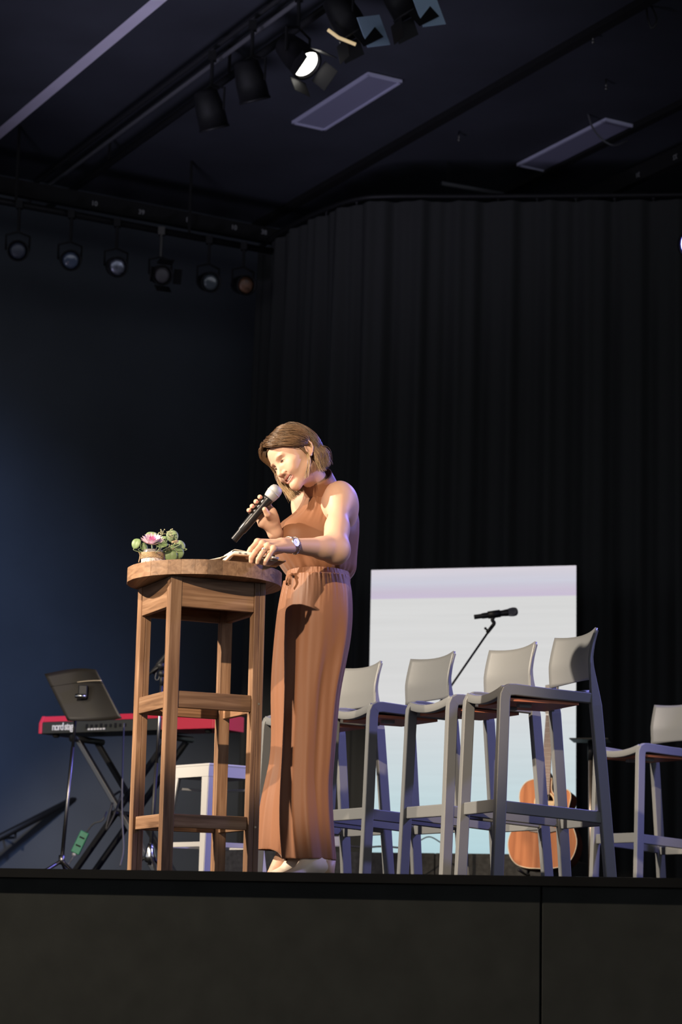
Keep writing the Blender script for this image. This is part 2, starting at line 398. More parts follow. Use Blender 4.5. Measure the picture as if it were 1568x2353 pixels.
# pipe with six lamps along the left wall
fb = empty('lighting_bar', PIPE, 'dark lighting pipe along the blue left wall', 'lighting bar')
MB().tube([PIPE-HX*3.2, PIPE+HX*1.55], .026, 10).build('pipe', M_['blackmetal'], fb, True)
for t in (-2.6, -1, .4):
    m = PIPE+HX*t; MB().tube([m, Vector((m.x, m.y, CEIL))], .012, 6).build('hanger', M_['black'], fb)
gl = [mat('lens_dim', (.06, .07, .10), .3), mat('lens_blue', (.10, .13, .20), .15, coat=1), mat('lens_silver', (.30, .32, .40), .25, .6, var=.7, vscale=25),
      mat('lens_grey', (.09, .085, .09), .4), mat('lens_clear', (.10, .12, .13), .12, coat=1), mat('lens_amber', (.16, .08, .045), .35, var=.6, vscale=30)]
for k, (x, y, lab) in enumerate([(40, 576, 'faint dark spotlight nearest the left edge of the wall pipe'), (160, 598, 'spotlight with a small blue glint, second from the left edge'),
    (266, 613, 'spotlight with a patchy silver lens on the wall pipe'), (368, 632, 'dim grey spotlight with a silver clamp on the wall pipe'),
    (478, 648, 'spotlight with a narrow bright glint, fifth on the wall pipe'), (558, 655, 'spotlight with a coppery lens at the curtain end')]):
    r = ray(x, y); P = Vector((0, 0, CAMZ)); n = WN; s = (PIPE-WN*.05-P).dot(n)/r.dot(n); w = P+r*s
    make_lamp(lab, w, (.18+.04*k, -.9, -.28), gl[k], .075, .2, hang=PIPE.z-w.z, group='spotlights on the wall pipe', doors=2 if k == 3 else 0)
# blue lamp just reaching into the right edge
make_lamp('blue glowing lamp cut off by the right edge', A(1610, 555, 12.5), (-.55, -.75, -.6), mat('blue_lit_lens', (.3, .3, 1), .3, emit=(.25, .25, 1.0), estr=8), .10, .2, hang=.5, doors=0)

# ================================================================== LED screen on its riser
def on_plane(x, y, P0, N):
    r = ray(x, y); C = Vector((0, 0, CAMZ)); return C + r*((P0-C).dot(N)/r.dot(N))
SCP = A(1085, 1600, 14.6)
tl, tr, bl_, br = [on_plane(x, y, SCP, SN) for x, y in ((855, 1310), (1320, 1300), (841, 1953), (1328, 1951))]
z1 = (tl.z+tr.z)/2; sa0 = ((tl-SCP).dot(ST)+(bl_-SCP).dot(ST))/2; sa1 = ((tr-SCP).dot(ST)+(br-SCP).dot(ST))/2
RISER = .30
def spt(a, z, off=0.): q = SCP + ST*a + SN*off; return Vector((q.x, q.y, z))
R3 = Matrix((ST, SN, ZUP)).transposed()
scr = empty('led_screen', spt((sa0+sa1)/2, RISER), 'tall bright LED screen glowing white to pale blue behind the stools', 'screen')
c = spt((sa0+sa1)/2, (z1+RISER)/2, .045)
MB().box(c, (sa1-sa0+.012, .075, z1-RISER+.004), R3).build('cabinet', M_['blackmetal'], scr, bevel=.004)
def screen_mat():
    m = bpy.data.materials.new('led_picture'); m.use_nodes = True; nt = m.node_tree; N = nt.nodes; L = nt.links
    tc = N.new('ShaderNodeTexCoord'); sx = N.new('ShaderNodeSeparateXYZ'); L.new(tc.outputs['Object'], sx.inputs[0])
    mr = N.new('ShaderNodeMapRange'); mr.inputs['From Min'].default_value = 0; mr.inputs['From Max'].default_value = z1-RISER
    L.new(sx.outputs['Z'], mr.inputs['Value'])
    nz = N.new('ShaderNodeTexNoise'); nz.inputs['Scale'].default_value = 1.0; nz.inputs['Detail'].default_value = 3
    mp = N.new('ShaderNodeMapping'); mp.inputs['Scale'].default_value = (.8, .8, 26); L.new(tc.outputs['Object'], mp.inputs[0]); L.new(mp.outputs[0], nz.inputs['Vector'])
    r = N.new('ShaderNodeValToRGB'); e = r.color_ramp.elements; r.color_ramp.interpolation = 'LINEAR'
    stops = [(0, (.45, .64, .69)), (.10, (.49, .66, .70)), (.30, (.58, .67, .70)), (.45, (.64, .68, .70)), (.55, (.67, .67, .67)), (.895, (.67, .67, .665)), (.898, (.57, .50, .64)), (.92, (.58, .52, .63)), (.95, (.59, .59, .68)), (1, (.66, .62, .68))]
    e[0].position = 0; e[0].color = (*stops[0][1], 1); e[1].position = 1; e[1].color = (*stops[-1][1], 1)
    for p, cc in stops[1:-1]: k = e.new(p); k.color = (*cc, 1)
    L.new(mr.outputs[0], r.inputs[0])
    mx = N.new('ShaderNodeMix'); mx.data_type = 'RGBA'; mx.blend_type = 'MULTIPLY'; mx.inputs['Factor'].default_value = .12
    L.new(r.outputs[0], mx.inputs['A']); L.new(nz.outputs['Fac'], mx.inputs['B'])
    em = N.new('ShaderNodeEmission'); em.inputs['Strength'].default_value = 1.08; L.new(mx.outputs['Result'], em.inputs[0])
    L.new(em.outputs[0], N['Material Output'].inputs[0]); return m
mb = MB().box(spt((sa0+sa1)/2, (z1+RISER)/2), (sa1-sa0, .012, z1-RISER), R3)
mb.build('display_face', screen_mat(), scr)
hx = (on_plane(1088, 1300, SCP, SN)-SCP).dot(ST)
MB().tube([spt(hx-.045, z1, .03), spt(hx-.04, z1+.02, .03), spt(hx+.04, z1+.02, .03), spt(hx+.045, z1, .03)], .006, 8).build('handle', M_['blackmetal'], scr)
for px in (866, 1003, 1012, 1155, 1164, 1316):
    aa = (on_plane(px, 1305, SCP, SN)-SCP).dot(ST); MB().box(spt(aa, z1+.005, .03), (.012, .02, .014), R3).build('corner_pin', M_['blackmetal'], scr)
# riser
ra0 = (on_plane(628, 1960, SCP, SN)-SCP).dot(ST); ra1 = sa1+.02
rz = empty('stage_riser', spt((ra0+ra1)/2, 0, -1.0), 'low dark carpeted riser under the LED screen', 'riser')
mid_ = (ra0+ra1)/2
for k in range(3):
    w = (ra1-ra0)/3; MB().box(spt(ra0+w*(k+.5), RISER/2-.001, -.15), (w-.006, 2.0, RISER), R3).build('deck_section', M_['riser'], rz, bevel=.006)
lw = MB().box(spt(sa1+.36, .09, -.35), (.5, .8, .18), R3).build('floor_case', mat('blue_lit_case', (.06, .06, .07), .35), None, bevel=.01)
tag(lw, 'low flat case on the floor right of the guitar', 'case'); recenter(lw)
o = MB().tube(smoothpath([A(930, 1951, 13.0), A(955, 1938, 13.0), A(985, 1923, 13.0), A(1010, 1934, 13.0), A(1030, 1950, 13.0)], 30), .004, 6).build('floor_cable', M_['cable'], None, True)
tag(o, 'thin black cable arching in front of the screen bottom', 'cable'); recenter(o)
o = MB().tube(smoothpath([A(770, 1945, 12.9)-ZUP*.0, A(800, 1944, 12.9), A(840, 1947, 12.9), A(880, 1945, 12.9), A(930, 1949, 12.9)], 30), .006, 6).build('floor_cable', M_['cable'], None, True)
tag(o, 'dark cable lying along the riser edge below the screen', 'cable'); recenter(o)
jb = empty('junction_box', A(768, 1946, 12.9), 'small pale connector box on the riser beside the screen', 'box')
p = A(768, 1946, 12.9); MB().box((p.x, p.y, RISER+.03), (.07, .06, .06)).build('body', mat('pale_box', (.35, .34, .33), .5), jb, bevel=.008)
MB().tube([(p.x-.02, p.y, RISER+.06), (p.x-.02, p.y, RISER+.085)], .012, 10).build('plug', M_['steel'], jb)

# ================================================================== bar stools
def make_stool():
    root = empty('bar_stool', (0, 0, 0))
    W, Dp, H = .166, .175, .76
    sect = [(-.5, -.42), (-.42, -.5), (.42, -.5), (.5, -.42), (.5, .42), (.42, .5), (-.42, .5), (-.5, .42)]
    def leg(path, w, d):
        mb = MB(); s2 = [(x*w, y*d) for x, y in sect]; mb.tube(path, 1.0, sect=s2, ref=(0, 1, 0)); return mb
    def zfront(x): return H - .020*(1-(x/W)**2)
    for s in (-1, 1):
        # the front leg turns in one rounded corner into the rail under the seat
        f = [Vector(p) for p in ((s*.172, -.206, 0), (s*.169, -.194, .30), (s*.166, -.182, .64), (s*.165, -.180, .70), (s*.165, -.1775, .722), (s*.165, -.171, .736), (s*.165, -.158, .7425), (s*.1655, -.135, .744), (s*.169, .0, .736), (s*.176, .196, .728))]
        MB().tube(f, [1, 1, 1, 1, 1.02, 1.05, 1.04, 1, .95, .9], sect=[(x*.044, y*.028) for x, y in sect], ref=(1, 0, 0)).build('leg', M_['stool'], root, bevel=.004, local=True)
        r = smoothpath([(s*.194, .262, 0), (s*.186, .234, .35), (s*.179, .203, .70), (s*.177, .193, .80), (s*.176, .188, .865), (s*.178, .195, .935), (s*.181, .209, .994)], 30)
        R = [1.0 if p.z < .70 else max(.20, 1-(p.z-.70)*4.2) for p in r]
        MB().tube(r, R, sect=[(x*.046, y*.026) for x, y in sect], ref=(1, 0, 0)).build('leg', M_['stool'], root, bevel=.003, local=True)
    # seat: saddle-shaped sheet with a rolled front and side rails
    def seat(u, v):
        x = (u*2-1)*W; y = -Dp-.005 + v*(2*Dp+.02)
        dip = .020*(1-(x/W)**2) + .016*math.sin(math.pi*min(1, v*1.05))
        roll = max(0., (.10-v)/.10)**2*.018
        return Vector((x*.97, y, H-.006-dip-roll))
    MB().grid(seat, 17, 17).build('seat', M_['stool'], root, True, solid=.016, local=True)
    fr = [Vector((x, -.176-.004*(1-(x/W)**2), .743-.024*(1-(x/W)**2))) for x in np.linspace(-W, W, 17)]
    MB().tube(fr, 1.0, sect=[(x*.028, y*.034) for x, y in sect], ref=(0, 0, 1)).build('front_rail', M_['stool'], root, True, bevel=.003, local=True)
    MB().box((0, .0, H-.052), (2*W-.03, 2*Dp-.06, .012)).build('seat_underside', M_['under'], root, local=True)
    for x in (-.06, .07): MB().box((x, -.05, H-.064), (.03, .05, .014)).build('underside_tab', M_['stool'], root, local=True)
    # backrest
    def back(u, v):
        x = (u*2-1); z = .800+v*.192
        yb = .187 - .004*math.sin(math.pi*v) + (.023*max(0, (v-.40)/.60)**1.15)
        return Vector((x*(.178+.003*v), yb+.032*(1-x*x)*(1-.25*v)-.004, z + .012*x*x*v + (.010*(1-x*x) if v < .05 else 0)))
    MB().grid(back, 21, 13).build('backrest', M_['stool'], root, True, solid=.011, local=True)
    # foot bars
    MB().box((0, -.190, .305), (.325, .020, .048)).build('foot_bar', M_['stool'], root, bevel=.004, local=True)
    for s in (-1, 1):
        MB().tube([(s*.169, -.188, .300), (s*.188, .236, .272)], 1.0, sect=[(x*.018, y*.046) for x, y in sect], ref=(0, 0, 1)).build('foot_bar', M_['stool'], root, bevel=.003, local=True)
    MB().tube([(-.186, .236, .262), (.186, .236, .262)], 1.0, sect=[(x*.018, y*.04) for x, y in sect], ref=(0, 0, 1)).build('foot_bar', M_['stool'], root, bevel=.003, local=True)
    return root
def copy_tree(o, parent=None):
    c = o.copy(); COL.objects.link(c); c.parent = parent
    for ch in list(o.children): copy_tree(ch, c)
    return c
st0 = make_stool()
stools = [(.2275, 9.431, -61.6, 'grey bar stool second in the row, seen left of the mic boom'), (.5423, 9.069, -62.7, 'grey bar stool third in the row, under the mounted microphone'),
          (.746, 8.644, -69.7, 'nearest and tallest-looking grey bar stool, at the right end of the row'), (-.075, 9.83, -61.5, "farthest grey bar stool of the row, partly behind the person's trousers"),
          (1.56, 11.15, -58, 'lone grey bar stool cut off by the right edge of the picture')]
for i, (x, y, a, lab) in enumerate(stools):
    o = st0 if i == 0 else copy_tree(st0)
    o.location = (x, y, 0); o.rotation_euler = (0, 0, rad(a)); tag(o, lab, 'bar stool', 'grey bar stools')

# ================================================================== wooden table
M_['woodtop'] = wood('table_top_wood', (.14, .075, .042), (.22, .125, .07), (.30, .18, .105), .5)
TC = A(441, 1995, 7.86); TC.z = 0
PH = rad(24.0); e1 = Vector((math.cos(PH), math.sin(PH), 0)); e2 = Vector((-math.sin(PH), math.cos(PH), 0)); HS = .157
TOPZ = A(471, 1287, 7.60).z; TH = .052
tb = empty('bar_table', TC, 'tall round-topped reclaimed wood bar table in front of the person', 'table')
def board(name, p, q, w, t, side, parent, mt, bev=.0025):    # board from p to q; w across 'side', t the other way
    p, q = Vector(p), Vector(q); x = (q-p); L = x.length; x.normalize()
    y = (Vector(side) - x*Vector(side).dot(x)).normalized(); z = x.cross(y)
    me = MB().box((0, 0, 0), (L, w, t)); o = me.build(name, mt, parent, local=True, bevel=bev)
    o.matrix_local = frame((p+q)/2 - world_loc(parent), x, y, z); return o
def tp(a, b, z): return TC + e1*a + e2*b + ZUP*z
LW = .042
ZA = TOPZ-TH
for i, (sa, sb) in enumerate(((-1, -1), (1, -1), (1, 1), (-1, 1))):
    # each leg is two laminated boards with a groove between
    for k, (o_, w) in enumerate(((-.0105, .0205), (.0105, .0205))):
        board('leg_board', tp(sa*HS, sb*HS+o_, 0), tp(sa*HS, sb*HS+o_, ZA), w, LW, e2, tb, M_['wood']) if i % 2 == 0 else board('leg_board', tp(sa*HS+o_, sb*HS, 0), tp(sa*HS+o_, sb*HS, ZA), w, LW, e1, tb, M_['wood'])
inn = HS-LW/2
def rail(z, h, which, t=.020, off=0., name='rail'):
    for s in which:
        if s in ('F', 'B'): b = (-HS if s == 'F' else HS)+(off if s == 'F' else -off); board(name, tp(-inn, b, z), tp(inn, b, z), h, t, ZUP, tb, M_['wood'])
        else: a = (-HS if s == 'L' else HS)+(off if s == 'L' else -off); board(name, tp(a, -inn, z), tp(a, inn, z), h, t, ZUP, tb, M_['wood'])
rail(ZA-.0525, .105, 'FBLR', .022, -.006, 'apron')
ZM = A(500, 1618, 7.80).z; ZL = A(500, 1892, 7.80).z
rail(ZM, .058, 'FBLR', .022, -.004, 'rail'); rail(ZL, .046, 'FBLR', .022, 0, 'rail')
scm = mat('screw_head', (.30, .24, .16), .4, .8)
for a_, z_ in ((.03, ZM-.015), (.125, ZM-.02)):
    p = tp(a_, -HS-.010, z_); MB().lathe([(0, .0012), (.004, .001), (.0042, 0)], 10, frame(p-e2*.0, e1, ZUP, -e2)).build('screw', scm, tb)
for z_ in (ZM, ZL-.012):
    p = tp(HS+.006, -HS-LW/2, z_); MB().lathe([(0, .0012), (.004, .001), (.0042, 0)], 10, frame(p, e1, ZUP, -e2)).build('screw', scm, tb)
# round top from planks that run from front to back
TCX = A(471, 1300, 7.86); TX = (TCX-TC).dot(e1); TY = 0.0
RT = .277; dirp = Vector((math.sin(rad(-14)), math.cos(rad(-14)), 0)); side = Vector((dirp.y, -dirp.x, 0))
cen = Vector((TCX.x, TC.y+.0, TOPZ-TH/2))
xs = [-RT, -.225, -.165, -.118, -.062, -.012, .040, .083, .128, .170, .222, RT]
for i in range(len(xs)-1):
    a0, a1 = xs[i]+.0002, xs[i+1]-.0002; out = []
    n = 7
    for k in range(n+1): s = a0+(a1-a0)*k/n; out.append((-math.sqrt(max(0, RT*RT-s*s)), s))
    for k in range(n+1): s = a1+(a0-a1)*k/n; out.append((math.sqrt(max(0, RT*RT-s*s)), s))
    out = [p for j, p in enumerate(out) if j == 0 or (abs(p[0]-out[j-1][0])+abs(p[1]-out[j-1][1])) > 1e-4]
    if abs(out[0][0]-out[-1][0])+abs(out[0][1]-out[-1][1]) < 1e-4: out.pop()
    out = out[::-1]
    mb = MB().prism([(y, x) for y, x in out], -TH/2, TH/2)
    o = mb.build('top_plank', M_['woodtop'], tb, local=True, bevel=.0006)
    o.matrix_local = frame(cen-TC, dirp, -side, ZUP)

# ================================================================== jar of flowers
JC = A(351, 1284, 7.80); JC.z = TOPZ
fl = empty('flower_jar', JC, 'short glass jar wrapped in twine holding leaves and a pink flower', 'flower jar')
glass = mat('jar_glass', (.62, .58, .55), .12, spec=.6); glass.node_tree.nodes['Principled BSDF'].inputs['Transmission Weight'].default_value = .75
JR, JH = .040, .064
MB().lathe([(0, 0.001), (JR*.9, 0.001), (JR, .006), (JR, JH*.8), (JR*.9, JH*.92), (JR*.9, JH), (JR*.84, JH), (JR*.84, JH*.9), (JR*.93, JH*.78), (JR*.93, .008), (0, .006)], 28, Matrix.Translation(JC)).build('glass', glass, fl, True)
twm = mat('jute_twine', (.44, .30, .17), .9, bump=.6, bscale=300)
for k in range(5):
    z = .034+k*.0042
    MB().tube([JC+Vector((math.cos(t)*(JR+.0015), math.sin(t)*(JR+.0015), z+.001*math.sin(3*t+k))) for t in np.linspace(0, 2*math.pi, 29)], .0024, 6).build('twine', twm, fl, True)
MB().tube(smoothpath([JC+Vector((-JR-.001, -.01, .042)), JC+Vector((-JR-.010, -.012, .056)), JC+Vector((-JR-.004, -.014, .042)), JC+Vector((-JR-.008, -.013, .018))], 16), .0018, 6).build('twine', twm, fl, True)
lace = mat('lace_band', (.62, .50, .46), .9, bump=.8, bscale=200, var=.4, vscale=120)
MB().lathe([(JR+.0008, .004), (JR+.0012, .032)], 28, Matrix.Translation(JC)).build('lace_band', lace, fl, True)
leafm = mat('eucalyptus_leaf', (.15, .22, .09), .5, var=.25, vscale=30); leafm2 = mat('leaf_underside', (.23, .30, .15), .55, var=.2, vscale=30)
def leaf(px, py, D, r, nrm, el=1.15, m=leafm, rot=0.):
    r *= 1.15; c = A(px, py, D+.165); n = Vector(nrm).normalized(); x = n.cross(ZUP).normalized(); y = x.cross(n)
    x2 = x*math.cos(rot)+y*math.sin(rot); y2 = y*math.cos(rot)-x*math.sin(rot); mb = MB()
    rows = 5; v = [c+n*.004]; nseg = 18
    for j in range(1, rows+1):
        q = j/rows
        for k in range(nseg):
            t = 2*math.pi*k/nseg; xx = math.cos(t)*q; yy = math.sin(t)*q*el*(1-.12*math.sin(t))
            v.append(c + x2*xx*r + y2*yy*r + n*(.004-.007*q*q + .005*abs(xx)))
    f = [(0, 1+k, 1+(k+1) % nseg) for k in range(nseg)]
    for j in range(rows-1): f += [(1+j*nseg+k, 1+(j+1)*nseg+k, 1+(j+1)*nseg+(k+1) % nseg, 1+j*nseg+(k+1) % nseg) for k in range(nseg)]
    mb.add(v, f); lf = mb.build('leaf', m, fl, True, solid=.0008)
    MB().tube(smoothpath([c-y2*r*.9*el, c-y2*r*1.3-ZUP*.005, JC+ZUP*JH*.7], 12), .0013, 6).build('stem', leafm2, fl, True)
leaf(349, 1233, 7.66, .020, (.1, -.9, .3), 1.0, leafm2); leaf(375, 1241, 7.68, .017, (-.2, -.9, .3), 1.0)
leaf(396, 1231, 7.66, .019, (.2, -.9, .2), 1.15, leafm2, -.2); leaf(314, 1248, 7.62, .0155, (-.3, -.9, .2), 1.15, leafm, .2)
leaf(372, 1251, 7.585, .021, (.0, -.6, .75), .8, leafm, .3); leaf(405, 1268, 7.63, .025, (.2, -.95, -.15), .95, leafm, .4)
leaf(393, 1276, 7.62, .020, (.1, -.98, -.1), 1.0, leafm, 0); leaf(412, 1252, 7.64, .017, (.2, -.8, .4), 1.1, leafm2, -.9)
leaf(332, 1257, 7.63, .014, (-.1, -.9, .1), .8, leafm, 1.2); leaf(402, 1245, 7.60, .014, (.1, -.5, .8), .6, mat('dry_leaf', (.33, .25, .14), .7), -.7)
petm = mat('petal_white_pink', (.74, .58, .66), .6, sss=.0); petm2 = mat('petal_pink', (.60, .16, .36), .6)
FC = A(350, 1250, 7.765); fn = Vector((.05, -.55, .82)).normalized(); fx = fn.cross(Vector((0, 1, 0))).normalized(); fy = fn.cross(fx)
for ring, (cnt, L_, w, tilt, m) in enumerate(((15, .044, .0085, .22, petm), (13, .037, .0080, .6, petm), (9, .024, .006, 1.0, petm2))):
    for k in range(cnt):
        t = 2*math.pi*(k+.37*ring)/cnt; d = fx*math.cos(t)+fy*math.sin(t); s_ = fn.cross(d)
        def pet(u, v, d=d, s_=s_, L_=L_, w=w, tilt=tilt):
            l = v*L_; ww = w*math.sin(math.pi*min(.97, .12+.85*v))*(u*2-1)
            return FC + d*(.003+l*math.cos(tilt)-.10*l*v) + fn*(l*math.sin(tilt)+.2*l*v) + s_*ww + fn*(.003*(u*2-1)**2)
        MB().grid(pet, 4, 6).build('petal', m, fl, True)
MB().ball(FC+fn*.004, .006, 10, 6).build('flower_centre', petm2, fl, True)
MB().tube([FC, JC+ZUP*.02], .0022, 6).build('stem', leafm2, fl, True)
seedm = mat('seed_cluster', (.36, .36, .20), .7)
random.seed(3)
for (cx, cy) in ((371, 1226), (394, 1228), (398, 1258), (388, 1262)):
    mb = MB(); c = A(cx, cy, 7.79)
    for k in range(26):
        mb.ball(c+Vector((random.gauss(0, .0065), random.gauss(0, .005), random.gauss(0, .008))), .0026, 6, 4)
    so = mb.build('seed_cluster', seedm, fl, True); so['kind'] = 'stuff'
    MB().tube([c, JC+ZUP*.03], .0012, 6).build('stem', leafm2, fl, True)

# ================================================================== open book and loose sheets on the table
BC = A(566, 1290, 7.76); BC.z = TOPZ
bk = empty('open_book', BC, "open book with curling pages under the person's hand", 'book')
cover = mat('tan_leather', (.30, .165, .085), .55); page = mat('page_paper', (.78, .72, .64), .8)
bx = Vector((.97, .24, 0)); by_ = Vector((-.24, .97, 0))
def bk_sheet(name, x0, x1, y0, y1, zf, mt, th, zo=0.):
    def g(u, v):
        x = x0+(x1-x0)*u; y = y0+(y1-y0)*v; p = BC + bx*x + by_*y; return Vector((p.x, p.y, TOPZ+zo+zf(u, v)))
    return MB().grid(g, 20, 8).build(name, mt, bk, True, solid=th)
# the raised near half of the book: its cover's underside shows, pages curl down at the left
def ss(u, a, b): t = min(1, max(0, (u-a)/(b-a))); return t*t*(3-2*t)
bk_sheet('cover', -.098, .125, -.085, .075, lambda u, v: .004+.027*ss(u, 0, .16)-.010*ss(u, .55, 1)+.004*v, cover, .005)
bk_sheet('page_block', -.088, .100, -.080, .072, lambda u, v: .014+.025*ss(u, 0, .16)-.012*ss(u, .3, 1)+.004*v, page, .014)
bk_sheet('top_page', -.082, .070, -.079, .070, lambda u, v: .022+.030*ss(u, 0, .14)-.020*ss(u, .12, 1)+.006*v, page, .0015)
tabm = mat('index_tab', (.12, .11, .12), .6)
for k in range(4):
    p = BC+bx*(-.040+.021*k)-by_*.0815; MB().box((p.x, p.y, TOPZ+.040-.0015*k), (.008, .003, .004)).build('index_tab', tabm, bk)
def page_lift(u, v): return 0
sh = empty('loose_sheets', A(470, 1287, 7.72), 'loose white sheets lying left of the open book', 'papers')
SC_ = A(478, 1290, 7.74); SC_.z = TOPZ
for k, (dx, dy, rz_, up_) in enumerate(((-.012, 0, .1, .010), (.020, .02, -.12, .016))):
    def g(u, v, dx=dx, dy=dy, rz_=rz_, up_=up_, k=k):
        x = dx+(u-.5)*.11; y = dy+(v-.5)*.12; c, s = math.cos(rz_), math.sin(rz_)
        return Vector((SC_.x+c*x-s*y, SC_.y+s*x+c*y, TOPZ+.010+k*.004+up_*1.3*u*u+.006*v))
    MB().grid(g, 10, 6).build('sheet', page, sh, True, solid=.001)

# ================================================================== microphones
gridm = mat('mic_grille', (.40, .40, .41), .5, .3, bump=.25, bscale=700)
gunm = mat('mic_body', (.016, .016, .018), .32, .3)
def mic(parent, head, tail, r=1.0, gm=None, bm=None):
    head, tail = Vector(head), Vector(tail); d = (head-tail).normalized(); L = (head-tail).length
    x = d.cross(Vector((0, 1, .1))).normalized(); Mx = frame(tail, x, d.cross(x), d); s = r
    MB().lathe([(0, 0), (.0125*s, 0), (.0135*s, .002), (.0135*s, .042), (.0165*s, .048), (.0172*s, L*.30), (.0180*s, L*.66), (.0195*s, L*.70), (.0205*s, L*.755), (.0205*s, L*.775)], 24, Mx).build('body', bm or gunm, parent, True)
    MB().lathe([(.0205*s, L*.775), (.0222*s, L*.785), (.0243*s, L*.82), (.0256*s, L*.865), (.0258*s, L*.90), (.0246*s, L*.94), (.0205*s, L*.972), (.0125*s, L*.992), (0, L)], 28, Mx).build('grille', gm or gridm, parent, True)
    MB().lathe([(.0262*s, L*.868), (.0268*s, L*.878), (.0262*s, L*.888)], 28, Mx).build('grille_band', gm or gridm, parent, True)
MICD = 8.06
mh, mt_ = A(641.5, 1117.5, MICD-.005), A(537, 1242, MICD+.01)
hm = empty('handheld_microphone', mt_, "silver-headed handheld microphone in the person's raised hand", 'microphone')
mic(hm, mh, mt_)
# ---- stands
def tripod(parent, base, hub, spread, n=3, a0=.3, m=None, r=.008):
    for k in range(n):
        a = a0+2*math.pi*k/n; f = Vector((base.x+math.cos(a)*spread, base.y+math.sin(a)*spread, .012))
        lg = MB().tube([base+ZUP*hub, f], r, 8).build('leg', m or M_['blackmetal'], parent, True)
        MB().ball(f, .014, 8, 6).build('rubber_foot', M_['black'], lg)
# mic stand in front of the screen
D_ = 12.7
ms = A(1026, 1990, D_); ms.z = 0
o = empty('microphone_stand', ms, 'boom microphone stand between the second and third bar stools', 'microphone stand')
tripod(o, ms, .16, .26)
piv = A(1026, 1585, D_); piv = Vector((ms.x, ms.y, piv.z))
MB().tube([ms+ZUP*.14, Vector((ms.x, ms.y, .72))], .0105, 10).build('lower_tube', M_['blackmetal'], o, True)
MB().tube([Vector((ms.x, ms.y, .70)), piv], .008, 10).build('upper_tube', M_['blackmetal'], o, True)
MB().tube([Vector((ms.x, ms.y, .66)), Vector((ms.x, ms.y, .76))], .017, 12).build('clutch', M_['blackmetal'], o, True)
bt_ = A(1131, 1440, D_); bdir = (bt_-piv).normalized()
MB().tube([piv-bdir*.18, bt_], .0062, 8).build('boom', M_['blackmetal'], o, True)
MB().tube([piv-Vector((0, .03, 0)), piv+Vector((0, .03, 0))], .018, 12).build('boom_clutch', M_['blackmetal'], o, True)
MB().tube([A(1120, 1454, D_), bt_], .011, 10).build('boom_collar', M_['blackmetal'], o, True)
MB().tube([A(1118, 1446, D_), A(1122, 1450, D_)], .006, 8).ball(A(1116, 1444, D_), .008, 8, 6).build('wing_screw', M_['blackmetal'], o)
MB().tube(smoothpath([bt_, A(1136, 1432, D_), A(1132, 1424, D_), A(1137, 1415, D_)], 10), .011, 10).build('clip_joint', M_['blackmetal'], o, True)
MB().tube([A(1122, 1413.5, D_), A(1150, 1409.5, D_)], .022, 12).build('mic_clip', M_['blackmetal'], o, True)
m2 = empty('stand_microphone', A(1137, 1412, D_), 'black microphone clipped on the boom in front of the bright screen', 'microphone')
mic(m2, A(1191, 1404.5, D_), A(1090, 1418, D_), 1.0, mat('mic_grille_dark', (.16, .17, .22), .4, .6, bump=1.0, bscale=900))
# mic stand behind the table
D_ = 11.6
ms = A(344, 1985, D_); ms.z = 0
tpv = A(371, 1575, D_); 
o = empty('microphone_stand', ms, 'microphone stand seen between the legs of the wooden table', 'microphone stand')
tripod(o, ms, .20, .24, 3, .9)
MB().lathe([(.012, .15), (.028, .16), (.030, .185), (.022, .22), (.013, .25)], 20, Matrix.Translation(ms)).build('hub', M_['chrome'], o, True)
MB().tube([ms+ZUP*.14, ms.lerp(tpv, .62)+ZUP*.0], .0105, 10).build('lower_tube', M_['blackmetal'], o, True)
MB().tube([ms.lerp(tpv, .60), tpv], .008, 10).build('upper_tube', M_['steel'], o, True)
MB().tube([tpv, A(372, 1552, D_)], .010, 10).ball(A(372, 1548, D_), .020, 12, 8).build('boom_clutch', M_['blackmetal'], o, True)
MB().tube([A(340, 1551, D_), A(385, 1519, D_)], .0065, 8).build('boom', M_['blackmetal'], o, True)
MB().tube([A(364, 1535, D_), A(376, 1525, D_)], .021, 12).build('mic_clip', M_['blackmetal'], o, True)
MB().tube(smoothpath([A(360, 1545, D_), A(357, 1560, D_), A(364, 1562, D_), A(368, 1550, D_)], 14), .004, 6).build('cable_loop', M_['cable'], o, True)
m3 = empty('stand_microphone', A(376, 1525, D_), 'dark microphone with pale grille half hidden by the table leg', 'microphone')
mic(m3, A(400, 1488, D_-.02), A(350, 1546, D_+.02), 1.0)

# ================================================================== keyboard on its stand
KL, KR = A(88, 1686, 13.45), A(496, 1673, 12.80)
KZ = (KL.z+KR.z)/2; KL.z = KR.z = KZ
kx = (KR-KL); KLEN = kx.length; kx.normalize(); ky = ZUP.cross(kx).normalized()
kb = empty('stage_keyboard', (KL+KR)/2, 'red and black stage keyboard seen from behind on its stand', 'keyboard')
def kp(a, b, z): return KL + kx*a + ky*b + ZUP*z
RK = Matrix((kx, ky, ZUP)).transposed()
KH = .108
prof = [(0, 0), (.0, .062), (.028, KH), (.30, KH-.02), (.30, 0)]      # (depth, height)
def kprism(a0, a1, pr, name, m, bev=.003):
    v = [kp(a, b, z) for a in (a0, a1) for b, z in pr]; n = len(pr)
    f = [tuple(range(n)), tuple(reversed(range(n, 2*n)))]+[(i, i+n, (i+1) % n+n, (i+1) % n) for i in range(n)]
    return MB().add(v, f).build(name, m, kb, bevel=bev)
kprism(0, .022, prof, 'end_cheek', M_['red']); kprism(KLEN-.022, KLEN, prof, 'end_cheek', M_['red'])
kprism(.0225, KLEN*.70, [(.006, 0), (.006, .066), (.012, .07), (.29, .07), (.29, 0)], 'rear_panel', M_['keyblack'])
kprism(KLEN*.70+.001, KLEN-.0225, [(.004, 0), (.004, .064), (.03, .10), (.29, .09), (.29, 0)], 'rear_panel', M_['red'])
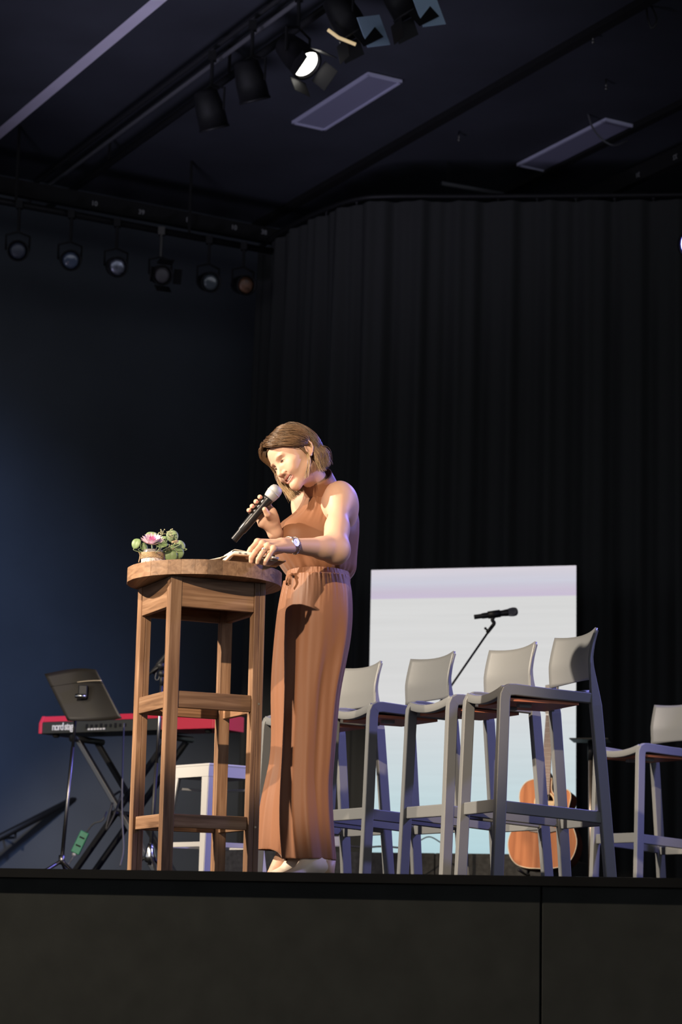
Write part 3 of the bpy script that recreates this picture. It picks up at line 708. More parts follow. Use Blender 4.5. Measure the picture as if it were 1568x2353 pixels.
kprism(.0225, KLEN*.70, [(.010, .0705), (.030, KH-.002), (.29, KH-.022), (.29, .0705)], 'top_shell', M_['red'])
for k in range(9):
    a = .36+.035*k; MB().box(kp(a, .003, .036), (.014, .008, .018 if k % 3 else .026), RK).build('socket', M_['blackmetal'], kb)
for k in range(6):
    a = .375+.022*k; MB().box(kp(a, .0045, .018), (.015, .004, .010), RK).build('socket_label', M_['print'], kb)
text_mesh('brand_lettering', 'nord stage', .062, frame(kp(.098, .0045, .019), kx*.86, ZUP, -ky), M_['print'], kb, .0008, .80, .0013)
for a in (.09, KLEN-.35, KLEN-.09): MB().lathe([(.02, 0), (.022, -.012), (.015, -.02)], 14, Matrix.Translation(kp(a, .06, -.001))).build('rubber_foot', M_['black'], kb)
ks = empty('keyboard_stand', (KL+KR)/2*1.0-ZUP*KZ, 'black folding cross-legged stand under the red keyboard', 'keyboard stand')
bluem = M_['blackmetal']
a0, a1 = .27, KLEN-.36
for b, nm in ((.05, 'front'), (.24, 'rear')):
    for (s0, s1) in ((a0, KLEN*.74), (a1, .19)):
        pa, pb = kp(s0, b, -.045), kp(s1, b, -KZ+.03)
        board('cross_tube', pa, pb, .034, .030, ky, ks, M_['steel'] if (b < .1 and s0 == a0) else M_['blackmetal'], .004)
for s in (a0, a1): MB().tube([kp(s, .0, -.035), kp(s, .29, -.035)], .019, 10).build('support_arm', M_['blackmetal'], ks, True)
for s in (a0, a1):
    MB().tube([kp(s, -.02, -.035), kp(s, .0, -.035)], .023, 10).build('rubber_end', M_['black'], ks, True)
for s in (KLEN*.74, .19): MB().tube([kp(s, -.06, -KZ+.02), kp(s, .35, -KZ+.02)], .018, 10).build('foot_tube', M_['blackmetal'], ks, True)
xc = kp((a0+KLEN*.74)/2-.03, .03, -KZ*.5); MB().tube([xc-ky*.03, xc+ky*.24], .016, 12).build('pivot_bolt', M_['blackmetal'], ks, True)
MB().tube(smoothpath([xc+Vector((-.02, -.03, .10)), xc+Vector((.03, -.05, .12)), xc+Vector((.0, -.06, .0)), xc+Vector((-.05, -.05, -.10)), xc+Vector((-.02, -.03, .06))], 30), .007, 6).build('strap', M_['cable'], ks, True)
# green case clipped to the stand leg
gp = A(184, 1936, 13.0); gx = (A(195, 1910, 13.0)-A(172, 1958, 13.0)).normalized(); gy = Vector((0, 1, 0)); gz = gx.cross(gy).normalized()
g_ = empty('green_case', gp, 'small green box with white tip strapped to the keyboard stand', 'box')
MB().box(gp, (.135, .03, .052), Matrix((gx, gy, gz)).transposed()).build('body', M_['green'], g_, bevel=.004)
for t in (-.02, .03): MB().box(gp+gx*t-gy*.002, (.008, .034, .030), Matrix((gx, gy, gz)).transposed()).build('strap', M_['black'], g_)
MB().ball(gp-gx*.075, (.013, .013, .013), 10, 8).build('tip', M_['whitemetal'], g_, True)
cab('audio_cable', [A(285, 1662, 12.9), A(283, 1720, 12.85), A(281, 1800, 12.8), A(281, 1880, 12.8), A(284, 1950, 12.75), A(276, 1990, 12.7)], .005, M_['greycable'], 'thin grey cable hanging from the keyboard to the floor')
cab('audio_cable', [A(199, 1912, 13.0), A(215, 1893, 12.95), A(235, 1885, 12.9), A(246, 1865, 12.9)], .005, M_['greycable'], 'short cable running up from the green box')
cab('audio_cable', [A(170, 1965, 12.9), A(165, 1975, 12.9), A(155, 1988, 12.9), A(140, 2000, 12.8)], .004, M_['greycable'], 'thin cable trailing from the green box to the floor')

# ================================================================== music stand
D_ = 12.1
base = A(141, 1990, D_); base.z = 0; topp = A(178, 1606, D_)
o = empty('music_stand', base, 'black music stand with a broad curved desk before the keyboard', 'music stand')
mbp = A(142, 1978, D_)
MB().tube([mbp, mbp.lerp(topp, .70)], .0105, 10).build('lower_tube', M_['steel'], o, True)
MB().tube([mbp.lerp(topp, .68), topp], .0085, 10).build('upper_tube', M_['blackmetal'], o, True)
MB().tube([mbp-ZUP*.02, mbp+ZUP*.03], .018, 12).build('hub', M_['steel'], o, True)
for k in range(3):
    an = rad(200+120*k); f = Vector((base.x+math.cos(an)*.24, base.y+math.sin(an)*.24, .012))
    lg = MB().tube([mbp+ZUP*.0, f], .010, 8).build('leg', M_['steel'], o, True)
TLd, TRd, BRd, BLd = A(102, 1549, D_+.02), A(221, 1539, D_-.10), A(280, 1651, D_-.22), A(155, 1656, D_-.08)
nd = (TRd-TLd).cross(BLd-TLd).normalized()
if nd.y > 0: nd = -nd
def dsk(u, v, off=0.):
    p = TLd.lerp(TRd, u).lerp(BLd.lerp(BRd, u), v); w = math.sin(math.pi*u)
    return p - nd*(.05*w*(1-.4*v)) + ZUP*(.030*w*(1-v)) + nd*off
MB().grid(dsk, 18, 14).build('desk', M_['desk'], o, True, solid=.004)
MB().tube([dsk(t, .27, .004) for t in np.linspace(.0, 1, 16)], .0028, 6).build('crease', M_['desk'], o, True)
MB().tube([dsk(t, .29-.06*t, .006) for t in np.linspace(.45, 1, 12)], .003, 6).build('edge_wire', mat('pale_wire', (.5, .42, .32), .5), o, True)
ctr = dsk(.5, .46); MB().box(ctr+nd*.02, (.05, .05, .07)).build('hinge_plate', M_['blackmetal'], o, bevel=.006)
MB().tube([ctr+nd*.045-Vector((.03, 0, .03)), ctr+nd*.045+Vector((.03, 0, -.03))], .012, 10).build('hinge_bolt', M_['chrome'], o, True)
MB().tube([topp-ZUP*.02, ctr+nd*.03], .013, 8).build('neck', M_['blackmetal'], o, True)

# ================================================================== white metal stool behind the table
D_ = 11.1
SZ = A(487, 1760, D_).z; wc = A(487, 1990, D_); wc.z = 0
o = empty('metal_stool', wc, 'white square metal stool standing behind the wooden table', 'stool')
ang = rad(40); ux = Vector((math.cos(ang), math.sin(ang), 0)); uy = Vector((-math.sin(ang), math.cos(ang), 0)); RS = Matrix((ux, uy, ZUP)).transposed()
hs, hb = .150, .205
MB().box(wc+ZUP*(SZ-.008), (2*hs, 2*hs, .016), RS).build('seat', M_['whitemetal'], o, bevel=.007, seg=3)
for s, d, q in ((-1, ux, uy), (1, ux, uy), (-1, uy, ux), (1, uy, ux)):
    pr = [wc+d*s*(hs-.004)+q*t+ZUP*z for t, z in ((-hs+.004, SZ-.01), (hs-.004, SZ-.01), (hs+.004, SZ-.065), (-hs-.004, SZ-.065))]
    pr = [p + d*s*(.006 if i > 1 else 0) for i, p in enumerate(pr)]
    MB().add(pr, [(0, 1, 2, 3)]).build('skirt', M_['whitemetal'], o, solid=.004)
for sx in (-1, 1):
    for sy in (-1, 1):
        def lp(t, off): 
            h = hs-.004+(hb-hs)*t; return wc + ux*(sx*h) + uy*(sy*h) + ZUP*((SZ-.03)*(1-t)) 
        # folded L-section leg
        for dd in (ux*sx, uy*sy):
            w0, w1 = .052, .034
            a_, b_ = lp(0, 0), lp(1, 0)
            MB().add([a_, b_, b_-dd*w1, a_-dd*w0], [(0, 1, 2, 3)]).build('leg_plate', M_['whitemetal'], o, solid=.006)
        f = lp(.96, 0); MB().box(f-ux*sx*.012-uy*sy*.012-ZUP*.006, (.03, .03, .02), RS).build('rubber_foot', M_['black'], o)
zb = A(487, 1944, D_).z
hz = hs+(hb-hs)*(1-zb/(SZ-.03))-.006
for s, d, q in ((-1, ux, uy), (1, ux, uy), (-1, uy, ux), (1, uy, ux)):
    c = wc+d*s*hz+ZUP*zb; board('brace', c-q*hz, c+q*hz, .024, .008, ZUP, o, M_['whitemetal'], .002)
zb2 = SZ-.115; hz2 = hs+(hb-hs)*(1-zb2/(SZ-.03))-.012
for s, d, q in ((1, ux, uy), (1, uy, ux)):
    c = wc+d*s*hz2+ZUP*zb2; board('brace', c-q*hz2, c+q*hz2, .012, .006, ZUP, o, M_['whitemetal'], .002)

# ================================================================== acoustic guitar on a stand
D_ = 12.35
gb = A(1243, 1996, D_)
ga = rad(-24)
gx = Vector((math.cos(ga), math.sin(ga), 0)); lean = rad(10)
gn0 = Vector((math.sin(ga), -math.cos(ga), 0))            # out of the top, towards the hall
gz = (ZUP*math.cos(lean) - gn0*math.sin(lean)).normalized(); gn = gx.cross(gz).normalized()
if gn.y > 0: gn = -gn
gt = empty('acoustic_guitar', gb, 'mahogany acoustic guitar with cutaway resting before the screen', 'guitar')
def gp_(x, z, n=0.): return gb + gx*x + gz*z + gn*n
half = [(.0, 0), (.08, .004), (.14, .022), (.180, .065), (.198, .125), (.195, .175), (.172, .235), (.143, .285), (.136, .320), (.142, .36), (.150, .40), (.145, .445), (.118, .485), (.075, .503), (.035, .508)]
left = [(-x, z) for x, z in half]
right = [(.0, 0), (.08, .004), (.14, .022), (.180, .065), (.198, .125), (.195, .175), (.172, .235), (.145, .285), (.138, .320), (.144, .36), (.150, .395), (.146, .425), (.128, .442), (.106, .436), (.088, .418), (.066, .412), (.046, .424), (.036, .450), (.035, .508)]
def dense(pts): return [(p.x, p.z) for p in smoothpath([(x, 0, z) for x, z in pts], 60)]
out = dense(right) + dense(left)[::-1][1:-1]
n = len(out)
BD = .105
mah = wood('guitar_mahogany', (.17, .056, .020), (.26, .094, .036), (.34, .135, .056), .6, .45, .12)
# object with local x along the strings so the grain runs lengthwise
def gl_obj(name, mb, m, parent, smooth=False, bevel=0):
    o2 = mb.build(name, m, parent, smooth=smooth, bevel=bevel, local=True)
    o2.matrix_local = frame(Vector((0, 0, 0)), gz, -gx, gn) if parent is gt else Matrix.Identity(4); return o2
def loc(x, z, nn=0.): return Vector((z, -x, nn))
ctr2 = (0, .25)
v = [loc(x, z) for x, z in out]; 
sh_, sr = (0., .372), .050
# top plate with a sound hole: ring of quads between hole and outline
hole = []
for x, z in out:
    a = math.atan2(z-sh_[1], x-sh_[0]); hole.append((sh_[0]+sr*math.cos(a), sh_[1]+sr*math.sin(a)))
mb = MB().add([loc(x, z) for x, z in out]+[loc(x, z) for x, z in hole], [(i, (i+1) % n, n+(i+1) % n, n+i) for i in range(n)])
gl_obj('top_plate', mb, mah, gt)
mb = MB().add([loc(x, z) for x, z in out]+[loc(x, z, -BD) for x, z in out], [(i, (i+1) % n, n+(i+1) % n, n+i) for i in range(n)])
gl_obj('side', mb, wood('guitar_side', (.05, .018, .010), (.085, .03, .015), (.11, .04, .02), .3), gt, True)
gl_obj('back_plate', MB().add([loc(x, z, -BD) for x, z in out], [tuple(range(n))]), mah, gt)
gl_obj('binding', MB().tube([loc(x, z, .0005) for x, z in out+out[:1]], .0028, 6, cap=False), mat('cream_binding', (.52, .42, .28), .5), gt, True)
gl_obj('rosette', MB().tube([loc(sh_[0]+math.cos(t)*(sr+.007), sh_[1]+math.sin(t)*(sr+.007), .0) for t in np.linspace(0, 2*math.pi, 40)], .0058, 6, cap=False), mat('rosette_maple', (.50, .36, .20), .5), gt, True)
gl_obj('inner_brace', MB().box(loc(.02, .365, -.05), (.05, .09, .01)), mat('brace_spruce', (.55, .38, .20), .6), gt)
gl_obj('pickguard', MB().prism([(z, -x) for x, z in ((.05, .33), (.115, .30), (.12, .27), (.06, .26), (.045, .30))], .0006, .002), mat('pickguard', (.03, .02, .015), .25), gt)
ebony = mat('rosewood_board', (.12, .055, .035), .5)
gl_obj('neck', MB().add([loc(x, z, q) for z, w, dq in ((.42, .027, .03), (.80, .0225, .022), (.868, .0215, .020)) for x, q in ((-w, .004), (w, .004), (w*.6, -dq), (-w*.6, -dq))], [(0, 4, 5, 1), (1, 5, 6, 2), (2, 6, 7, 3), (3, 7, 4, 0), (4, 8, 9, 5), (5, 9, 10, 6), (6, 10, 11, 7), (7, 11, 8, 4), (8, 11, 10, 9), (0, 1, 2, 3)]), M_['black'], gt)
fbw0, fbw1, fz0, fz1 = .028, .0215, .415, .868
fbd = gl_obj('fretboard', MB().add([loc(x, z, q) for z, w in ((fz0, fbw0), (fz1, fbw1)) for x, q in ((-w, .004), (w, .004), (w, .010), (-w, .010))], [(0, 1, 5, 4), (1, 2, 6, 5), (2, 3, 7, 6), (3, 0, 4, 7), (0, 3, 2, 1), (4, 5, 6, 7)]), ebony, gt)
fretm = mat('fret_wire', (.36, .32, .28), .6, .3)
sl = .645; nut = fz1
for k in range(1, 20):
    z = nut-sl*(1-2**(-k/12.)); 
    if z < fz0: break
    w = fbw1+(fbw0-fbw1)*(fz1-z)/(fz1-fz0)
    fo = MB().tube([loc(-w, z, .0105), loc(w, z, .0105)], .0013, 6).build('fret', fretm, fbd, local=True)
gl_obj('nut', MB().box(loc(0, fz1+.003, .009), (.006, .043, .012)), M_['whitemetal'], gt)
bz = nut-sl
gl_obj('bridge', MB().prism([(bz-.014, -.082), (bz-.006, -.085), (bz+.012, -.06), (bz+.014, 0), (bz+.012, .06), (bz-.006, .085), (bz-.014, .082), (bz-.024, .03), (bz-.028, 0), (bz-.024, -.03)], .0005, .009), mat('bridge_dark', (.06, .035, .025), .5), gt)
gl_obj('saddle', MB().box(loc(0, bz+.002, .011), (.004, .07, .006)), M_['whitemetal'], gt)
for k in range(6):
    s = (k-2.5)/2.5; gl_obj('string', MB().tube([loc(s*.028, bz, .013), loc(s*.0185, nut, .0135), loc(s*.020, nut+.03+.025*(k % 3), .006)], .0009, 5), fretm, gt)
    gl_obj('bridge_pin', MB().ball(loc(s*.028, bz-.012, .011), .0035, 8, 6), M_['whitemetal'], gt)
gl_obj('headstock', MB().prism([(nut+.004, -.022), (nut+.004, .022), (nut+.03, .033), (nut+.18, .038), (nut+.185, 0), (nut+.18, -.038), (nut+.03, -.033)][::-1], -.014, .003), mat('headstock', (.05, .02, .012), .3), gt, bevel=.002)
for k in range(3):
    for s in (-1, 1):
        tz = nut+.05+.042*k
        tn = gl_obj('tuner', MB().tube([loc(s*.034, tz, -.008), loc(s*.052, tz, -.008)], .003, 6).ball(loc(s*.058, tz, -.008), (.010, .008, .006), 10, 6).tube([loc(s*.022, tz, .003), loc(s*.022, tz, .014)], .004, 8), M_['chrome'], gt, True)
# guitar stand (top-level: the guitar rests on it)
gsl = Vector((gb.x, gb.y, 0))
gs = empty('guitar_stand', gsl, 'black folding stand holding up the acoustic guitar', 'guitar stand')
for s in (-1, 1):
    MB().tube([gp_(s*.12, -.012, .02), gp_(s*.12, -.014, -.12), gp_(s*.05, .25, -.15), gp_(0, .47, -.14)], .009, 8).build('cradle_arm', M_['blackmetal'], gs, True)
    q = gp_(s*.19, 0, .06); MB().tube([gp_(s*.10, -.014, -.10), Vector((q.x, q.y, .01))], .010, 8).build('leg', M_['blackmetal'], gs, True)
q = gp_(0, 0, -.42); MB().tube([gp_(0, .36, -.15), Vector((q.x, q.y, .01))], .010, 8).build('leg', M_['blackmetal'], gs, True)
MB().prism([(-.05, .44), (-.085, .52), (-.02, .575), (.03, .50), (.028, .42)], -.135, -.118, frame(gb, gx, gz, gn)).build('neck_yoke', M_['black'], gs, bevel=.006)
st_ = MB().tube(smoothpath([gp_(.03, .83, -.03), gp_(.045, .72, -.05), gp_(.04, .60, -.07), gp_(.055, .50, -.09)], 20), 1.0, sect=[(-.018, -.002), (.018, -.002), (.018, .002), (-.018, .002)]).build('strap', M_['black'], gt)

# ================================================================== flat-topped stand right of the guitar
D_ = 13.2
b0 = A(1358, 1995, D_); b0.z = 0; t0_ = A(1351, 1700, D_)
o = empty('tray_stand', b0, 'chrome pole stand with a thin flat tray beside the guitar', 'stand')
pz = Vector((b0.x, b0.y, t0_.z))
MB().tube([b0+ZUP*.02, Vector((b0.x, b0.y, t0_.z-.11))], .013, 12).build('pole', mat('warm_chrome', (.45, .36, .30), .3, .9), o, True)
MB().tube([Vector((b0.x, b0.y, t0_.z-.12)), pz-ZUP*.006], .018, 12).build('collar', M_['blackmetal'], o, True)
MB().box(pz-ZUP*.003, (.23, .26, .007), Matrix.Rotation(rad(-12), 3, 'Z')).build('tray', M_['desk'], o, bevel=.002)
MB().lathe([(0, .0), (.14, .0), (.14, .012), (.02, .022), (0, .022)], 24, Matrix.Translation(b0)).build('base', M_['blackmetal'], o, True)

# ================================================================== the person
# ---- signed distance modelling, meshed with sparse surface nets
def V(*a): return np.array(a, float)
def vA(x, y, D): p = A(x, y, D); return np.array((p.x, p.y, p.z))
def f_ell(c, r, R=None):
    c = np.asarray(c, float); r = np.asarray(r, float)
    def f(p):
        q = p-c
        if R is not None: q = q @ R              # R columns = axes
        a = q/r; k0 = np.sqrt((a*a).sum(-1)); b = a/r; k1 = np.sqrt((b*b).sum(-1))
        return k0*(k0-1.)/np.maximum(k1, 1e-9)
    return f
def f_cap(a, b, ra, rb):
    a = np.asarray(a, float); b = np.asarray(b, float); ba = b-a; L2 = (ba*ba).sum()
    def f(p):
        pa = p-a; h = np.clip((pa@ba)/L2, 0, 1)
        d = pa-h[..., None]*ba
        return np.sqrt((d*d).sum(-1)) - (ra+(rb-ra)*h)
    return f
def smin(a, b, k):
    if k <= 0: return np.minimum(a, b)
    h = np.maximum(k-np.abs(a-b), 0)/k; return np.minimum(a, b)-h*h*k*.25
def sdf_mesh(ops, lo, hi, h, B=16):
    """ops: list of (kind 'u' or 's', function, k).  Returns verts, quads."""
    lo = np.asarray(lo, float); hi = np.asarray(hi, float); bs = B*h
    nb = np.ceil((hi-lo)/bs).astype(int)
    I = np.stack(np.meshgrid(*[np.arange(n) for n in nb], indexing='ij'), -1).reshape(-1, 3)
    C = lo+(I+.5)*bs; hd = bs*math.sqrt(3)/2
    vals = np.array([f(C) for _, f, _ in ops])
    d = np.full(len(C), 1e3)
    for (kd, _, k), v in zip(ops, vals):
        d = smin(d, v, k) if kd == 'u' else -smin(-d, v, k)
    du = np.min(np.array([v for (kd, _, k), v in zip(ops, vals) if kd == 'u']), 0)
    keep = np.where(np.abs(d) < hd*1.35+.004)[0]
    g = np.arange(B+1); G = np.stack(np.meshgrid(g, g, g, indexing='ij'), -1)
    NN = nb*B+2; keys = []; pos = []; quads = []
    def key(c): return (c[..., 0].astype(np.int64)*NN[1]+c[..., 1])*NN[2]+c[..., 2]
    offs = np.array([(i, j, k) for i in (0, 1) for j in (0, 1) for k in (0, 1)])
    edges = [(0, 1), (0, 2), (0, 4), (1, 3), (1, 5), (2, 3), (2, 6), (3, 7), (4, 5), (4, 6), (5, 7), (6, 7)]
    for ci in keep:
        P = lo + (I[ci]*B+G)*h
        F = np.full(P.shape[:3], 1e3)
        for (kd, f, k), v in zip(ops, vals[:, ci]):
            if kd == 'u':
                if v > du[ci]+2*hd*1.15+k+.01: continue
                F = smin(F, f(P), k)
            else:
                if v > hd*1.25+k+.005: continue
                F = -smin(-F, f(P), k)
        S = F < 0
        if S.all() or not S.any(): continue
        cs = np.stack([S[o[0]:o[0]+B, o[1]:o[1]+B, o[2]:o[2]+B] for o in offs], -1)
        act = cs.any(-1) & ~cs.all(-1); idx = np.argwhere(act)
        if len(idx):
            fv = np.stack([F[idx[:, 0]+o[0], idx[:, 1]+o[1], idx[:, 2]+o[2]] for o in offs], -1)
            acc = np.zeros((len(idx), 3)); cnt = np.zeros(len(idx))
            for a, b in edges:
                m = (fv[:, a] < 0) != (fv[:, b] < 0)
                t = np.where(m, fv[:, a]/np.where(m, fv[:, a]-fv[:, b], 1), 0)
                acc += np.where(m[:, None], offs[a]+(offs[b]-offs[a])*t[:, None], 0); cnt += m
            gi = I[ci]*B+idx; keys.append(key(gi)); pos.append(lo+(gi+acc/cnt[:, None])*h)
        for ax in range(3):
            sl = [slice(0, B)]*3; s2 = list(sl); s2[ax] = slice(1, B+1)
            a = S[tuple(sl)]; b = S[tuple(s2)]; e = np.argwhere(a != b)
            if not len(e): continue
            ge = I[ci]*B+e; ok = np.ones(len(e), bool); u, w = [(1, 2), (2, 0), (0, 1)][ax]
            ok &= (ge[:, u] > 0) & (ge[:, w] > 0); ge = ge[ok]; sg = a[tuple(e[ok].T)]
            q = []
            for du_, dw in ((-1, -1), (0, -1), (0, 0), (-1, 0)):
                c = ge.copy(); c[:, u] += du_; c[:, w] += dw; q.append(key(c))
            q = np.stack(q, -1); q[~sg] = q[~sg][:, ::-1]; quads.append(q)
    keys = np.concatenate(keys); pos = np.concatenate(pos); quads = np.concatenate(quads)
    o = np.argsort(keys); ks = keys[o]; ix = np.clip(np.searchsorted(ks, quads), 0, len(ks)-1)
    good = (ks[ix] == quads).all(1); Q = o[ix[good]]
    us, inv = np.unique(Q, return_inverse=True); return pos[us], inv.reshape(Q.shape)
def np_obj(name, v, f, mt, parent, cols=None, smooth=True):
    off = np.array(world_loc(parent)); me = bpy.data.meshes.new(name)
    v = np.asarray(v, np.float64)-off; nv = len(v); f = np.asarray(f); k = f.shape[1]
    me.vertices.add(nv); me.vertices.foreach_set('co', v.astype(np.float32).ravel())
    me.loops.add(f.size); me.loops.foreach_set('vertex_index', f.astype(np.int32).ravel())
    me.polygons.add(len(f)); me.polygons.foreach_set('loop_start', np.arange(0, f.size, k, dtype=np.int32))
    me.polygons.foreach_set('loop_total', np.full(len(f), k, np.int32))
    me.polygons.foreach_set('use_smooth', np.full(len(f), smooth))
    me.update(calc_edges=True); me.validate()
    if cols is not None:
        at = me.color_attributes.new('tint', 'FLOAT_COLOR', 'POINT')
        c4 = np.ones((nv, 4), np.float32); c4[:, :3] = cols; at.data.foreach_set('color', c4.ravel())
    me.materials.append(mt); o = bpy.data.objects.new(name, me); COL.objects.link(o); o.parent = parent; return o
def relax(v, f, it=2, lam=.5):
    n = len(v); e = np.concatenate([f[:, [0, 1]], f[:, [1, 2]], f[:, [2, 3]], f[:, [3, 0]]])
    cnt = np.zeros(n)+1e-9; np.add.at(cnt, e[:, 0], 1); np.add.at(cnt, e[:, 1], 1)
    for _ in range(it):
        acc = np.zeros_like(v); np.add.at(acc, e[:, 0], v[e[:, 1]]); np.add.at(acc, e[:, 1], v[e[:, 0]])
        v = v + lam*(acc/cnt[:, None]-v)
    return v
def tint_mat(name, rough, sss=0., bump=0., bscale=400., sheen=0., spec=.5, aniso=None):
    m = mat(name, (.5, .5, .5), rough, sss=sss, bump=bump, bscale=bscale, sheen=sheen, spec=spec)
    N = m.node_tree.nodes; a = N.new('ShaderNodeVertexColor'); a.layer_name = 'tint'
    m.node_tree.links.new(a.outputs[0], N['Principled BSDF'].inputs['Base Color']); return m

FOOT = A(705, 2036, 8.18); FOOT.z = 0
PR = empty('person', FOOT, 'person in a sleeveless rust-brown jumpsuit speaking into a microphone at the table', 'person')

# ---- head frame: s to her left, f out of the face, u up the face
hO = vA(642, 1068, 8.10)
hl = V(.41, -.84, .36); hl /= np.linalg.norm(hl)
hu = V(-.56, .08, .825); hu -= hl*(hu@hl); hu /= np.linalg.norm(hu)
hf = np.cross(hl, hu)
HM = np.stack([hl, hf, hu], 1)                    # columns
def hp(s, f, u): return hO + HM@V(s, f, u)
def hloc(p): return (p-hO)@HM
def hell(c, r, rot=None):
    R = HM if rot is None else HM@rot
    return f_ell(hp(*c), r, R)
def hcap(a, b, ra, rb): return f_cap(hp(*a), hp(*b), ra, rb)
ops = []
def U(f, k=.01): ops.append(('u', f, k))
def S(f, k=.004): ops.append(('s', f, k))
# -- torso, legs and arms (view-aligned skeleton laid out in depth)
BF = V(-.8, -.6, 0); BL = V(.6, -.8, 0); BM = np.stack([BL, BF, V(0, 0, 1)], 1)
U(f_ell(vA(742, 1205, 8.27), (.125, .075, .155), BM), 0)
U(f_ell(vA(735, 1300, 8.26), (.115, .080, .13), BM), .06)
U(f_ell(vA(730, 1385, 8.25), (.125, .085, .12), BM), .05)
for a, b, c in (((748, 1410, 8.19), (715, 1690, 8.17), (722, 1950, 8.17)), ((706, 1410, 8.33), (678, 1690, 8.32), (662, 1950, 8.31))):
    U(f_cap(vA(*a), vA(*b), .072, .044), .04); U(f_cap(vA(*b), vA(*c), .044, .032), .02)
    foot = vA(c[0]-38, 2022, c[2]-.06); U(f_cap(vA(*c), foot, .034, .026), .02)
neckT = hp(0, -.095, -.055); neckB = vA(744, 1128, 8.265)
U(f_cap(neckT, neckB, .046, .047), .022)
shL, elL, wrL = vA(781, 1143, 8.15), vA(771, 1262, 7.98), vA(668, 1253, 7.815)
shR, elR, wrR = vA(700, 1160, 8.42), vA(694, 1275, 8.37), vA(632, 1224, 8.13)
U(f_cap(vA(752, 1125, 8.24), vA(779, 1131, 8.17), .024, .030), .03)       # trapezius to the near shoulder
U(f_cap(vA(738, 1132, 8.28), vA(702, 1150, 8.41), .026, .034), .03)
U(f_ell(vA(793, 1168, 8.20), (.060, .048, .085), BM), .04)                # shoulder blade
U(f_ell(vA(766, 1166, 8.17), (.042, .040, .055), BM), .03)                  # chest beside the armpit
U(f_ell(shL+V(0, -.002, -.002), (.049, .053, .058)), .04)
U(f_cap(shL+V(.0, 0, -.02), shL*.35+elL*.65, .043, .0375), .04); U(f_cap(shL*.4+elL*.6, elL, .038, .0355), .04)
U(f_cap(elL+V(-.005, 0, .004), elL*.68+wrL*.32, .0360, .0365), .07); U(f_cap(elL*.72+wrL*.28, wrL, .0385, .0245), .02)
U(f_ell(elL+V(.010, .006, -.012), (.027, .027, .027)), .05)
U(f_ell(shR, (.046, .046, .052)), .03); U(f_cap(shR, elR, .043, .036), .03)
U(f_cap(elR, elR*.65+wrR*.35, .036, .036), .02); U(f_cap(elR*.65+wrR*.35, wrR, .036, .024), .02)
# -- near hand laid on the book: wrist -> knuckles -> fingers draped over the edge
kn = [vA(592, 1246, 7.72), vA(603, 1250, 7.69), vA(616, 1255, 7.675), vA(629, 1261, 7.67)]
U(f_cap(wrL, vA(648, 1252, 7.775), .0245, .0255), .015)
for i, k_ in enumerate(kn):
    base = wrL + (vA(655, 1250, 7.79)-wrL)*.8 + V(0, 0, -.003*i) + (kn[i]-kn[0])*.35
    U(f_cap(base, k_, .0155, .0115), .014)
fing = [[(577, 1262, 7.695), (570, 1273, 7.690), (568.5, 1281, 7.695)], [(587, 1268, 7.665), (578, 1281, 7.660), (577, 1290, 7.665)],
        [(602, 1272, 7.650), (594, 1285, 7.645), (592, 1293, 7.65)], [(619, 1277, 7.650), (611, 1289, 7.645), (609, 1296, 7.65)]]
for i, (a, b, c) in enumerate(fing):
    pa, pb, pc = vA(*a), vA(*b), vA(*c); r = (.0098, .0098, .0094, .0084)[i]
    U(f_cap(kn[i], pa, r*1.12, r*.98), .005); U(f_cap(pa, pb, r*1.0, r*.92), .0035); U(f_cap(pb, pc, r*.92, r*.8), .003)
    U(f_ell(kn[i]+V(0, 0, .002), (.0105, .0105, .0105)), .006)
thb = vA(645, 1262, 7.80); U(f_cap(thb, vA(622, 1270, 7.785), .0155, .012), .012); U(f_cap(vA(622, 1270, 7.785), vA(603, 1278, 7.77), .0115, .009), .005)
# tendons on the back of the hand
for i in range(3): U(f_cap(vA(645, 1243+3*i, 7.762), kn[i]+V(0, -.002, .004), .006, .0055), .010)
# -- raised hand closed round the microphone
mA, mB = np.array(mh), np.array(mt_); mdir = (mA-mB)/np.linalg.norm(mA-mB)
vd = V(0, 1, 0); vd = vd-mdir*(vd@mdir); vd /= np.linalg.norm(vd)         # away from the viewer
nl = np.cross(vd, mdir); nl /= np.linalg.norm(nl)
if nl[0] > 0: nl = -nl                                                    # up and to the left of the mic in the picture
Lm = np.linalg.norm(mA-mB)
def mp(t, a, b): return mB + mdir*(Lm*t) + nl*a + vd*b                     # along, left, away
palmc = vA(622, 1190, 8.115)
U(f_cap(wrR, vA(627, 1203, 8.115), .0245, .026), .02)
for i, t in enumerate((.70, .615, .53, .455)):
    kb_ = mp(t-.02, -.036, .030)
    U(f_cap(vA(629+i*-2.0, 1205+i*2.0, 8.12), kb_, .018, .0125), .016)
    r = (.0090, .0094, .0092, .0082)[i]
    j1 = mp(t+.005, -.012, .0335); j2 = mp(t+.01, .0215, .0185); j3 = mp(t+.01, .0285, -.002); j4 = mp(t+.012, .0235, -.0135)
    U(f_cap(kb_, j1, .0118, r*1.05), .006); U(f_cap(j1, j2, r*1.05, r), .004); U(f_cap(j2, j3, r, r*.97), .003); U(f_cap(j3, j4, r*.97, r*.82), .003)
U(f_ell(vA(627, 1192, 8.098), (.021, .020, .030)), .015)                  # ball of the thumb
t1, t2, t3 = vA(625, 1190, 8.080), vA(615, 1182, 8.048), vA(608.5, 1170.5, 8.036)
U(f_cap(t1, t2, .0155, .0115), .01); U(f_cap(t2, t3, .0112, .0095), .004)
S(f_cap(np.array(mt_), mB+mdir*Lm*.80, .0165, .0200), 0)                  # the hand closes on the mic, not through it
